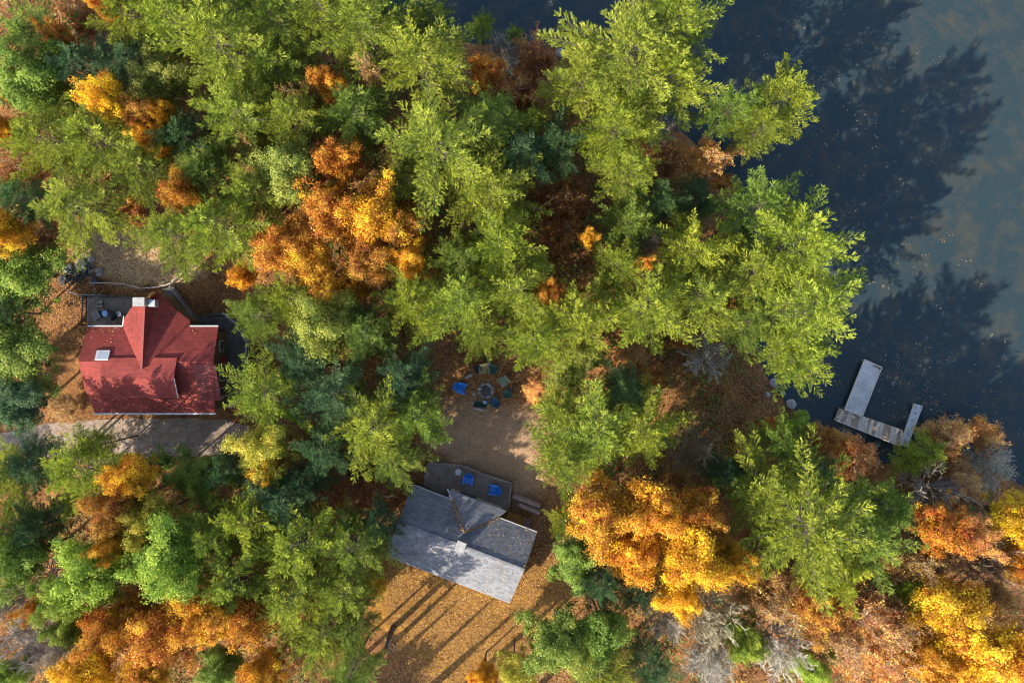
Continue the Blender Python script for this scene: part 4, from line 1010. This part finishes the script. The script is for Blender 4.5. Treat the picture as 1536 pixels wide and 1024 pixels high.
# (u, v, radius) give where the crown stands in plan; kind, height (m), tone, label
TREES = [
# --- north-west corner and the wood above the red house
(14,22,34,'R',11,'R2','brown half-bare tree in the extreme northwest corner of the wood'),
(62,62,50,'P',15,'P2','green pine just in from the northwest corner, between two brown trees'),
(112,18,30,'R',10,'R1','reddish twiggy tree at the north edge beside a small brown corner tree'),
(100,64,24,'O',12,'O2','small tan orange tree next to whitish dead branches near the northwest corner'),
(146,58,34,'X',9,'B1','fallen-looking tangle of whitish bare branches in a dark gap near the northwest corner'),
(172,22,20,'O',14,'O1','tiny burnt orange tree among pale pines on the north edge'),
(206,30,52,'P',17,'P1','pale yellow-green pine on the north edge just past the tiny burnt orange tree'),
(272,42,60,'P',19,'P1','pale feathery pine on the north edge, second past the burnt orange tree'),
(340,76,74,'P',21,'P1','broadest pale pine of the northwest wood, its crown smooth and finely tufted'),
(348,12,44,'P',18,'P2','green pine cut by the north edge above the broadest pale pine'),
(425,38,56,'P',18,'P1','light pine on the north edge west of the water, with a bare pale stem showing'),
(492,28,54,'P',20,'P1','light pine on the north edge, second in from the lake inlet'),
(548,52,62,'P',21,'P1','tall light pine with long combed sprays beside the northern lake inlet'),
(590,30,28,'D',14,'P3','dark bluish pine peeking over the water behind the combed-spray pine'),
(418,108,52,'D',16,'P2','shaded green pine with black gaps south of the north-edge light pines'),
(130,108,54,'D',14,'P3','dark shaded evergreen below the whitish dead branches in the northwest'),
(210,100,48,'D',13,'P3','dark green evergreen between the dead branches and an olive tree'),
(60,128,56,'G',15,'P2','grey-green leafy tree beside the golden tree on the west edge'),
(252,124,40,'G',14,'P4','olive half-yellowed tree just above the bright golden tree'),
(6,122,34,'Y',12,'Y1','golden orange tree cut by the west edge, upper of two'),
(6,196,24,'Y',11,'Y1','golden orange tree cut by the west edge, lower and smaller of two'),
(172,156,34,'Y',15,'Y2','small vivid golden tree alone among green pines in the northwest wood'),
(222,182,36,'O',12,'O2','dull orange-brown tree touching the vivid golden tree'),
(258,176,20,'Y',12,'Y1','thin golden sprig tree east of the dull orange-brown tree'),
(236,214,28,'Y',12,'Y1','golden brown tree below the dull orange-brown tree'),
(128,196,16,'S',10,'O1','small rusty tree poking between two round pale pines in the west wood'),
(76,208,58,'P',17,'P1','pale pine beside the lower golden tree of the west edge'),
(160,212,64,'P',18,'P1','rounded pale pine directly below the vivid golden tree'),
(288,208,46,'D',14,'P3','dark evergreen hollow between the golden brown tree and a greener pine'),
(362,176,62,'P',19,'P1','fresh green pine south of the broadest pale pine'),
(318,262,50,'P',16,'P2','mid-green pine above the golden orange shrub tree north of the red house'),
(222,256,54,'P',17,'P1','pale pine below the golden brown tree, north of the red house'),
(20,262,36,'R',8,'R1','brown shaded half-bare tree near the west edge above a round pine'),
(44,300,40,'D',13,'P3','dark evergreen on the west side of a round pale pine'),
(124,312,62,'P',18,'P1','clear round pale pine standing alone northwest of the red house'),
(56,352,28,'R',8,'R2','dry brown tree with hanging dead fronds by the round pale pine'),
(16,352,36,'Y',12,'Y1','golden orange tree at the west edge below a dark evergreen'),
(204,322,30,'S',5,'R1','low rusty shrub in the gap north of the sunlit yard of the red house'),
(284,294,32,'Y',14,'O1','golden orange tree wedged between pines north of the red house'),
(268,356,52,'P',17,'P1','pale pine whose tip hangs over the sunlit yard of the red house'),
(334,340,64,'P',19,'P1','broad yellow-green pine overlooking the northeast corner of the red house deck'),
(378,292,52,'P',17,'P1','pale pine west of the central orange grove'),
(392,222,30,'R',11,'R2','grey-brown twiggy tree with orange tips amid the northern pines'),
(440,262,50,'G',16,'P4','olive green tree between the grey-brown twiggy tree and central orange grove'),
(444,182,50,'P',17,'P1','light pine below the small rusty twig tree of the north wood'),
(466,152,30,'R',13,'R2','small rusty twig tree beside an orange tree in the north wood'),
(500,132,28,'O',13,'O1','small orange tree above a layered grey-green pine'),
(560,112,30,'R',14,'R2','round tan-brown tree with curly twigs in the north wood'),
(540,172,58,'P',17,'P2','layered grey-green pine below the round tan-brown tree'),
(512,240,40,'O',13,'O1','rusty orange tree standing apart just above the central orange grove'),
(508,300,26,'O',11,'Y1','little golden tree joining the rusty orange tree to the central grove'),
(638,108,66,'P',20,'P1','tall pale pine whose crown reaches toward the inlet, south of twin spires'),
(650,24,26,'P',19,'P2','dark-tipped spire pine standing over the inlet water, taller of twin spires'),
(628,38,18,'P',17,'P2','slim spire pine at the inlet, shorter of twin spires'),
(722,38,20,'P',6,'P1','small bright sapling on the bank at the inlet, larger of two'),
(770,54,15,'P',5,'P2','small green sapling on the bank at the inlet, smaller of two'),
(756,76,34,'X',6,'B1','whitish bare thicket tree on the inlet bank behind the saplings'),
(806,86,36,'R',7,'R1','brown-red half-bare tree on the bank west of the big lakeside pine'),
(732,112,30,'Y',8,'O1','yellow-orange tree in the rusty thicket on the inlet bank'),
(768,150,42,'R',8,'R1','rusty twiggy tree in the middle of the inlet thicket'),
(808,140,30,'R',7,'R2','tan twiggy tree at the lake end of the inlet thicket'),
(800,182,24,'P',10,'P1','small pale pine south of the rusty inlet thicket'),
(656,222,84,'P',21,'P1','largest pale pine of the mid-north wood, yellowish at its middle'),
(742,186,54,'P',17,'P2','green pine between the largest mid-north pine and the inlet thicket'),
(600,270,42,'D',14,'P4','grey-green shaded pine above the central orange grove'),
(784,240,48,'D',14,'P3','deep green shaded pine east of the largest mid-north pine'),
(738,286,64,'P',18,'P1','pale pine southeast of the largest mid-north pine'),
(846,296,42,'R',8,'R1','rusty brown shaded tree in the long dark gap behind the lakeside pines'),
(836,346,36,'R',7,'R1','rusty brown low tree at the south end of the long dark gap'),
(834,222,40,'D',13,'P3','dark evergreen at the north end of the long dark gap'),
# --- central orange grove
(432,372,50,'O',13,'O1','burnt orange tree at the west end of the central orange grove'),
(500,322,50,'O',14,'O1','orange tree at the north crown of the central orange grove'),
(566,328,56,'Y',14,'Y1','golden orange tree in the middle of the central orange grove'),
(612,342,40,'O',12,'O2','brown-orange tree at the east end of the central orange grove'),
(478,404,44,'O',13,'Y1','amber tree at the south side of the central orange grove'),
(556,392,42,'O',13,'O2','dark orange tree filling the south of the central orange grove, beside the amber one'),
(618,392,32,'Y',12,'Y1','golden brown tree at the southeast tip of the central orange grove'),
(532,432,26,'Y',9,'Y1','small golden tree detached below the central orange grove'),
(540,468,30,'B',9,'B2','grey bare tree in a dark hollow below the small golden tree'),
# --- lakeside pines, north-east
(936,84,86,'P',21,'P1','huge pale pine standing over the lake in the north, broadest by the water'),
(1006,40,64,'P',21,'P1','tall pine with bright fan-shaped sprays over the lake at the north edge'),
(872,128,54,'P',18,'P1','pale pine on the landward flank of the huge northern lakeside pine'),
(1010,124,60,'P',19,'P1','yellow-green pine reaching over the lake south of the fan-sprayed pine'),
(918,196,58,'P',19,'P1','pale pine south of the huge northern lakeside pine'),
(944,262,50,'P',17,'P1','pale narrow pine above the hollow with the salmon tree'),
(1090,168,40,'P',14,'P2','green pine between the huge lakeside pine and the jagged point pine'),
(1172,150,48,'P',17,'P1','jagged yellow-green pine jutting farthest over the lake on the point'),
(1136,196,36,'P',15,'P1','smaller yellow-green pine behind the jagged point pine'),
(998,192,26,'X',8,'B1','whitish bare tree in the rusty hollow behind the point'),
(984,240,40,'R',5,'R1','dark rusty shrub tree under the whitish bare tree in the hollow'),
(1072,236,40,'R',9,'R3','salmon-tan twiggy tree near the shore by the point pines'),
(1092,282,24,'S',5,'R1','low rust shrub at the shore below the salmon-tan tree'),
(1044,296,34,'D',9,'P3','dark low evergreen between the rusty hollow and the shore pines'),
(992,310,34,'D',12,'P3','dark bluish pine south of the rusty hollow'),
(940,336,42,'P',14,'P2','green pine between the long dark gap and the rusty hollow'),
(968,360,22,'B',9,'B2','small grey bare tree among pines south of the rusty hollow'),
(1130,312,54,'P',18,'P2','green pine at the north end of the big shoreline pine row'),
(1192,368,76,'P',21,'P1','great yellow-green pine with long spiky sprays over the lake, upper of the shore row'),
(1204,456,78,'P',21,'P1','great yellow-green shoreline pine in the middle of the shore row'),
(1190,532,54,'P',18,'P1','southern shoreline pine of the row, nearest the dock ramp'),
(1118,402,56,'P',19,'P1','pale pine behind the great shoreline pines'),
(1120,486,42,'P',16,'P2','green pine behind the southern end of the shore row'),
(1032,382,56,'P',18,'P1','pale pine in the middle of the wood west of the shore row'),
(1046,448,54,'P',18,'P1','pale pine with combed sprays north of the pale radiating bare tree'),
(964,462,66,'P',19,'P1','broad pale pine northwest of the leaf-covered lakeside clearing'),
(922,404,44,'P',18,'P1','pointed bright pine south of the long dark gap'),
(868,476,62,'P',18,'P1','broad pale pine north of the fire-pit clearing\'s sunlit east edge'),
(882,360,16,'Y',13,'Y1','slender vivid orange tree at the south mouth of the long dark gap'),
(824,440,24,'O',13,'O1','small orange tree in a cleft east of the tall pine above the fire pit'),
(886,440,20,'R',13,'R1','small dark red-brown tree between two broad pale pines'),
(962,398,14,'O',14,'O1','tiny orange tree beside the pointed bright pine'),
(1088,462,24,'R',10,'R1','small rust tree between the combed-spray pine and the shore row'),
# --- middle wood
(744,366,62,'P',18,'P1','pale pine east of the central orange grove'),
(684,390,40,'P',15,'P2','green pine touching the brown-orange end of the central grove'),
(690,450,62,'P',18,'P1','pale pine above the leaf-strewn north end of the fire-pit clearing'),
(616,452,48,'P',16,'P1','grey-green pine below the east end of the central orange grove'),
(776,440,58,'P',18,'P1','yellow-green pine north of the fire pit, west of the small orange cleft tree'),
(724,506,36,'P',17,'P1','pale pine whose point hangs down over the fire-pit clearing'),
(800,508,52,'P',17,'P1','pale pine on the northeast side of the fire pit'),
(552,504,46,'P',16,'P2','green pine beside the grey bare tree of the dark hollow'),
(440,452,44,'P',15,'P1','pale pine east of the red house deck railing'),
(392,474,38,'P',14,'P2','green pine overhanging the red house deck corner'),
(488,488,50,'G',16,'P4','yellow-olive tree between the red house and fire-pit clearing'),
(458,540,46,'D',14,'P3','dark green pine east of the red house, above the feathery pine'),
(396,590,58,'P',16,'P1','feathery pale pine reaching toward the red house eaves'),
(366,414,22,'Y',8,'Y1','small golden tree in the sunny nook northeast of the red house'),
(400,668,44,'G',14,'Y3','yellowing green tree south of the feathery pale pine'),
(408,700,26,'Y',11,'Y2','small yellow tree east of the driveway end'),
(504,598,52,'D',15,'P3','deep bluish-green pine in the shaded heart between the two houses'),
(560,636,60,'P',17,'P1','pale pine with lit tips at the west side of the fire-pit clearing'),
(628,626,46,'P',16,'P2','green pine whose lit edge borders the bare yard'),
(610,566,46,'D',14,'P3','dark green pine bordering the clearing\'s northwest side'),
(590,690,42,'P',14,'P2','green pine above the corner of the grey house deck'),
(490,672,46,'D',14,'P3','dark green tree south of the deep bluish pine between the houses'),
(492,742,36,'R',6,'R1','dark rusty half-bare tree in the shade west of the grey house'),
(568,738,34,'R',5,'R1','rusty low tree in the shade next to the grey house deck'),
(436,742,52,'D',14,'P3','dark blue-green pine west of the shaded rusty trees'),
# --- south-west wood
(376,776,56,'P',16,'P1','light green pine southeast of the driveway'),
(452,812,62,'P',18,'P1','broad light green pine west of the grey house'),
(532,812,52,'P',16,'P2','green pine next to the grey house\'s west corner'),
(572,786,32,'D',11,'P3','dark green small pine touching the grey roof corner'),
(296,716,40,'G',8,'P2','leafy green bush tree on the south verge of the driveway'),
(238,692,24,'G',6,'P2','small shaded green tree at the driveway verge'),
(346,704,32,'D',10,'P3','dark green tree at the east end of the driveway'),
(262,834,60,'G',16,'G1','rounded bright green leafy tree above the southwest orange grove'),
(324,800,50,'P',16,'P2','green pine east of the tall yellow-orange tree below the driveway'),
(352,868,58,'P',17,'P1','light green pine northeast of the southwest orange grove'),
(440,886,56,'P',16,'P1','light green pine west of the golden lawn of the grey house'),
(516,884,50,'P',15,'P1','light green pine bordering the golden lawn'),
(130,706,56,'P',17,'P1','feathery pine south of the driveway, pointed toward it'),
(146,668,22,'P',13,'P1','slim pointed pine poking over the driveway edge'),
(58,694,44,'D',12,'P3','dark green tree below the west end of the driveway'),
(22,710,40,'P',15,'P1','pale pine on the west edge below the driveway'),
(204,710,34,'Y',14,'Y1','bright yellow-orange tree just south of the driveway'),
(180,756,38,'Y',14,'O2','orange-brown tree in the yellow-orange string below the driveway'),
(226,776,44,'G',14,'Y3','yellow-green turning tree in the string below the driveway'),
(178,812,28,'Y',13,'Y1','golden tree at the tail of the string below the driveway'),
(68,786,46,'D',12,'P3','dark evergreen in the shaded southwest gap'),
(18,788,38,'P',14,'P2','grey-green pine on the west edge below the shaded gap'),
(34,836,48,'G',14,'P2','grey-green leafy tree on the west edge above the white bare tree'),
(146,852,60,'G',16,'G1','yellow-green leafy tree with lobed clumps in the southwest'),
(108,886,42,'G',15,'G1','yellow-green tree beside the small orange southwest tree'),
(14,906,46,'X',13,'B1','whitish bare tree on the west edge of the southwest wood'),
(70,906,24,'O',11,'O1','small orange tree next to the whitish bare tree'),
(40,972,46,'B',12,'B2','grey bare tree in the southwest corner, just inside it'),
(98,974,36,'B',12,'B2','grey bare tree west of the southwest orange grove'),
(24,1006,34,'G',10,'G1','green shrubby tree in the extreme southwest corner'),
(110,936,32,'G',11,'P2','green low tree between grey bare trees and southwest orange grove'),
(218,898,34,'R',10,'R1','dark red-brown tree at the top of the southwest orange grove'),
(178,934,48,'O',13,'O1','burnt orange tree on the west side of the southwest orange grove'),
(250,946,56,'O',14,'O1','orange tree at the heart of the southwest orange grove'),
(314,912,50,'Y',14,'Y1','golden tree in the northeast of the southwest orange grove'),
(372,918,48,'O',13,'O1','orange tree at the east end of the southwest orange grove'),
(136,1004,44,'Y',13,'Y2','bright yellow tree on the south edge in the southwest orange grove'),
(220,1012,44,'Y',13,'Y1','amber tree on the south edge in the southwest orange grove'),
(334,996,36,'G',11,'P2','green leafy tree on the south edge inside the southwest orange grove'),
(400,1004,36,'Y',12,'Y1','golden tree on the south edge east of the green leafy one'),
(448,980,34,'R',10,'R2','brown half-bare tree on the south edge beside a golden tree'),
(486,950,50,'P',15,'P1','pale pine at the southwest corner of the golden lawn'),
(530,1000,40,'P',14,'P2','green pine on the south edge at the golden lawn'),
(534,936,34,'P',14,'P2','green small pine between pale pine and golden lawn'),
(556,876,24,'Y',5,'Y2','low bright yellow tree against the grey house\'s southwest eaves'),  # added tree; its yellow imitates ground lit by the sun
# --- west edge beside the red house
(34,408,60,'G',9,'P2','green leafy tree on the west edge level with the red house yard'),
(24,528,62,'G',9,'P2','green leafy tree on the west edge level with the red roof'),
(32,600,46,'G',8.5,'P3','dark leafy tree on the west edge level with the red house eaves'),
(92,612,24,'R',4,'R2','low brown twig shrub at the southwest corner of the red house'),
(12,468,34,'D',9,'P3','dark pine on the west edge between two leafy trees level with the red house'),
# --- pine group between yard and lakeside clearing
(886,646,78,'P',18,'P1','broad pale pine on the east side of the bare yard'),
(960,646,54,'P',17,'P1','pale pine joined to the east of the broad yard pine'),
(850,690,48,'P',16,'P1','pale pine hanging over the yard\'s southeast corner'),
(836,610,34,'P',14,'P1','pale pine beside the sunlit orange patch at the fire pit'),
(934,584,40,'D',13,'P3','dark green pine between the broad yard pine and the lakeside clearing'),
(850,560,34,'O',8,'P4','olive shrubby tree at the east edge of the fire-pit clearing'),
(880,532,30,'G',10,'P4','yellow-green low tree above the olive shrubby tree'),
(950,530,24,'R',5,'R2','brown twig shrub at the north end of the lakeside clearing'),
(978,566,22,'S',3,'O2','low orange-brown shrub at the west side of the lakeside clearing'),
(1020,510,22,'S',3,'R1','low rust shrub at the top of the lakeside clearing'),
(812,586,26,'Y',4,'O3','low apricot shrub standing in for a sunlit ground patch by the fire-pit chairs'),  # made-up shrub; its apricot colour paints sunlight on the ground
(1044,684,44,'B',9,'B3','brown-grey bare tree with many upright twigs south of the lakeside clearing'),
(1066,534,38,'X',7,'B1','pale bare tree radiating like a starburst in the lakeside clearing'),
(1016,732,26,'R',6,'R1','rust-brown tree under the brown-grey bare tree'),
(1084,708,30,'D',10,'P3','dark green tree between the brown-grey bare tree and the huge southeast pine'),
# --- golden grove
(902,772,56,'Y',14,'Y1','golden orange tree at the west end of the golden grove'),
(976,762,50,'Y',15,'Y1','golden tree at the top of the golden grove'),
(1048,770,40,'Y',13,'O1','orange-brown tree at the northeast of the golden grove'),
(948,826,46,'Y',13,'Y1','golden tree in the middle of the golden grove'),
(1034,832,54,'Y',15,'Y2','bright golden tree with layered clumps in the golden grove'),
(1096,838,36,'Y',13,'Y1','golden tree at the east end of the golden grove'),
(1012,888,36,'Y',13,'Y2','bright yellow tree at the south tip of the golden grove'),
(846,786,24,'P',8,'P1','small pale pine near the grey house\'s east corner'),
(866,836,40,'G',11,'P2','green leafy tree east of the grey house'),
(900,872,40,'D',12,'P3','dark green tree south of the golden grove\'s west end'),
(956,884,34,'D',11,'P3','dark bluish tree in the golden grove\'s southern shade'),
# --- south centre
(840,960,54,'G',14,'P2','green leafy tree east of the golden lawn at the south edge'),
(902,940,46,'G',14,'P2','green leafy tree amid the south edge group, next to grey twigs'),
(904,1004,50,'P',14,'P1','pale pine on the south edge beneath green leafy trees'),
(772,1000,32,'Y',10,'Y3','yellow-green shrubby tree on the south edge by the golden lawn'),
(726,1016,26,'Y',9,'Y1','yellow tree on the south edge directly below the golden lawn'),
(972,990,42,'D',12,'P3','dark green tree on the south edge beside pale bare trees'),
(1004,940,36,'B',10,'B1','pale grey bare tree south of the golden grove, smaller of two side by side'),
(1078,932,48,'B',11,'B1','pale beige bare tree south of the golden grove, larger of two side by side'),
(1114,958,34,'G',11,'G1','bright green tree among pale bare trees in the south'),
(1074,1000,44,'B',11,'B2','beige bare tree on the south edge below the larger pale one'),
(1176,978,46,'B',12,'B1','straw-coloured bare tree on the south edge beside bright green foliage'),
(1214,996,30,'G',10,'G1','small green tree on the south edge between straw-coloured trees'),
# --- south-east pine and shore
(1204,778,96,'P',21,'P1','huge pale pine of the southeast wood, broadest there'),
(1142,724,56,'P',18,'P1','pale pine at the northwest shoulder of the huge southeast pine'),
(1286,796,66,'P',18,'P2','green pine joined to the east of the huge southeast pine'),
(1248,852,52,'P',17,'P1','pale pine at the south foot of the huge southeast pine'),
(1330,760,38,'P',14,'P2','grey-green pine between the huge southeast pine and orange shore trees'),
(1170,662,34,'P',12,'P2','green pine behind the shore bushes near the dock'),
(1218,706,36,'D',13,'P3','dark blue-green pine in a shaded notch of the huge southeast pine'),
(1200,640,24,'G',3.5,'P1','green bush on the bank at the dock landing'),
(1160,642,22,'S',3.5,'O1','orange bush at the east end of the lakeside clearing'),
(1238,664,32,'O',5,'O2','rust-orange shore bush below the dock corner'),
(1288,686,36,'R',6,'R3','tan-orange twiggy shore tree behind the dock walkway'),
(1364,690,24,'P',6,'P1','bright yellow-green young pine covering the end of the dock walkway'),
(1394,678,30,'P',6.5,'P1','smaller yellow-green young pine just east of the dock walkway\'s end'),
(1430,662,40,'R',6,'R3','salmon-orange shore tree east of the dock'),
(1482,654,30,'R',6,'R3','salmon-tan shore tree farther east along the bank'),
(1496,704,44,'B',6,'B2','dusky grey bare thicket tree on the eastern bank'),
(1412,734,44,'X',8,'B1','whitish forked bare tree behind the salmon-orange shore tree'),
(1456,728,34,'R',7,'R2','tan twiggy tree between forked bare tree and grey thicket'),
(1404,790,44,'O',12,'O1','rusty orange tree at the west of the southeast orange pair'),
(1450,800,36,'O',12,'R3','tan-orange tree at the east of the southeast orange pair'),
(1522,776,44,'Y',12,'Y2','vivid yellow tree on the east edge'),
(1524,838,34,'Y',11,'Y1','golden tree on the east edge below the vivid yellow one'),
(1484,846,46,'B',12,'B3','brown bare tree with curling twigs near the east edge'),
(1360,850,36,'R',11,'R2','tan twiggy tree east of the huge southeast pine\'s foot'),
(1424,848,34,'R',11,'R2','tan half-bare tree west of the brown curling-twig tree'),
(1412,906,52,'Y',13,'Y2','bright yellow tree above the southeast corner\'s golden trees'),
(1370,890,26,'G',11,'G1','yellow-green tree at the side of the bright yellow southeast tree'),
(1502,910,40,'R',10,'R2','brown half-bare tree on the east edge in a dark gap'),
(1450,976,58,'Y',14,'Y2','large golden yellow tree near the southeast corner'),
(1516,976,46,'Y',14,'Y1','golden tree in the extreme southeast corner'),
(1390,990,44,'Y',13,'Y1','amber tree on the south edge west of the large golden yellow tree'),
(1160,892,46,'R',11,'R2','rust-tan tree south of the huge southeast pine, west of a similar one'),
(1226,908,46,'O',11,'O2','rust-orange tree below the pale pine at the huge pine\'s foot'),
(1290,926,52,'R',12,'R3','salmon-rust tree in the middle of the southern rusty stretch'),
(1336,948,40,'R',12,'R2','tan twiggy tree at the east end of the southern rusty stretch'),
(1250,972,44,'R',12,'R2','brown-tan twiggy tree of the southern rusty stretch near the south edge'),
(1318,1002,46,'R',12,'R3','salmon-tan tree on the south edge below the rusty stretch'),
]
# ------------------------------------------------------------------ plant the wood
GROW = {'Y': 1.22, 'O': 1.22, 'R': 1.15, 'B': 1.15, 'X': 1.1, 'G': 1.05, 'P': .95, 'D': .95, 'S': 1.0}
for i, (u, v, r, k, h, tone, label) in enumerate(TREES):
    hh = h*(GROW[k] if h > 7 else 1)
    if k in 'PD' and 9 < hh < 19: hh = 14.5 + (hh - 14.5)*.55
    plant(u, v, r, k, hh, tone, label, i)
pole_tree(566, 985, 9, 'slender bare tree at the southwest rim of the golden lawn', 1, 'slender trees by the golden lawn')
pole_tree(590, 940, 8, 'slender bare tree on the west rim of the golden lawn, closer to the grey house', 2, 'slender trees by the golden lawn')
for k, (u, v, h) in enumerate([(470,1050,11),(505,1065,11),(528,1090,12),(552,1070,12),(580,1094,12),(600,1068,11),(628,1092,13),(650,1070,12),(676,1095,12),(700,1072,11),(728,1098,12),(752,1080,12),(790,1090,12)]):
    pole_tree(u, v, h, 'slender bare tree past the south edge of the golden lawn', 10 + k, 'slender trees past the south edge')
for k, (u, v, h, r) in enumerate([(330,1190,12,60),(430,1180,15,60),(860,1200,12,50)]):
    plant(u + (u-768)*.25, v + (v-512)*.15, r, 'P', h, 'P1', 'pale pine of the wood past the south edge', 400 + k)
for k, (u, v, h, r) in enumerate([(-110,735,17,60),(-75,815,16,60),(-130,610,16,60),(-190,720,17,60)]):
    plant(u + (u-768)*.22, v + (v-512)*.22, r, 'PG'[k % 2], h*(1, .85)[k % 2], 'P2', ('green pine of the wood past the west edge', 'green leafy tree of the wood past the west edge')[k % 2], 420 + k)
# ------------------------------------------------------------------ light, sky, camera
W = bpy.data.worlds.new('World'); SC.world = W; W.use_nodes = True; nt = W.node_tree
sky = nt.nodes.new('ShaderNodeTexSky'); sky.sky_type = 'NISHITA'; sky.sun_disc = False
sky.sun_elevation = SUN_EL; sky.sun_rotation = math.atan2(-math.cos(SUN_AZ), -math.sin(SUN_AZ)) % (2*math.pi)
bg = nt.nodes['Background']; hs = nt.nodes.new('ShaderNodeHueSaturation'); hs.inputs['Saturation'].default_value = .95; nt.links.new(sky.outputs[0], hs.inputs['Color']); nt.links.new(hs.outputs[0], bg.inputs[0]); bg.inputs[1].default_value = .15
sl = bpy.data.lights.new('sun', 'SUN'); sl.energy = 3.5; sl.angle = math.radians(.5); sl.color = (1.0, .92, .76)
so = bpy.data.objects.new('sun', sl); COL.objects.link(so); so.location = (-60, -60, 60)
so.rotation_euler = Vector((math.cos(SUN_EL)*math.cos(SUN_AZ), math.cos(SUN_EL)*math.sin(SUN_AZ), -math.sin(SUN_EL))).to_track_quat('-Z', 'Y').to_euler()
cam = bpy.data.cameras.new('camera'); cam.lens = 24*HC/62; cam.sensor_width = 36; cam.clip_end = 12000; cam.clip_start = .5
co_ = bpy.data.objects.new('camera', cam); COL.objects.link(co_); co_.location = (0, 0, HC); co_.rotation_euler = (0, 0, 0); SC.camera = co_
vs = SC.view_settings; vs.view_transform = 'Standard'; vs.look = 'None'; vs.gamma = 1; vs.use_curve_mapping = False; vs.exposure = 1.66
SC.cycles.filter_width = 1.1
SC.cycles.max_bounces = 6; SC.cycles.diffuse_bounces = 3; SC.cycles.transmission_bounces = 3; SC.cycles.transparent_max_bounces = 4
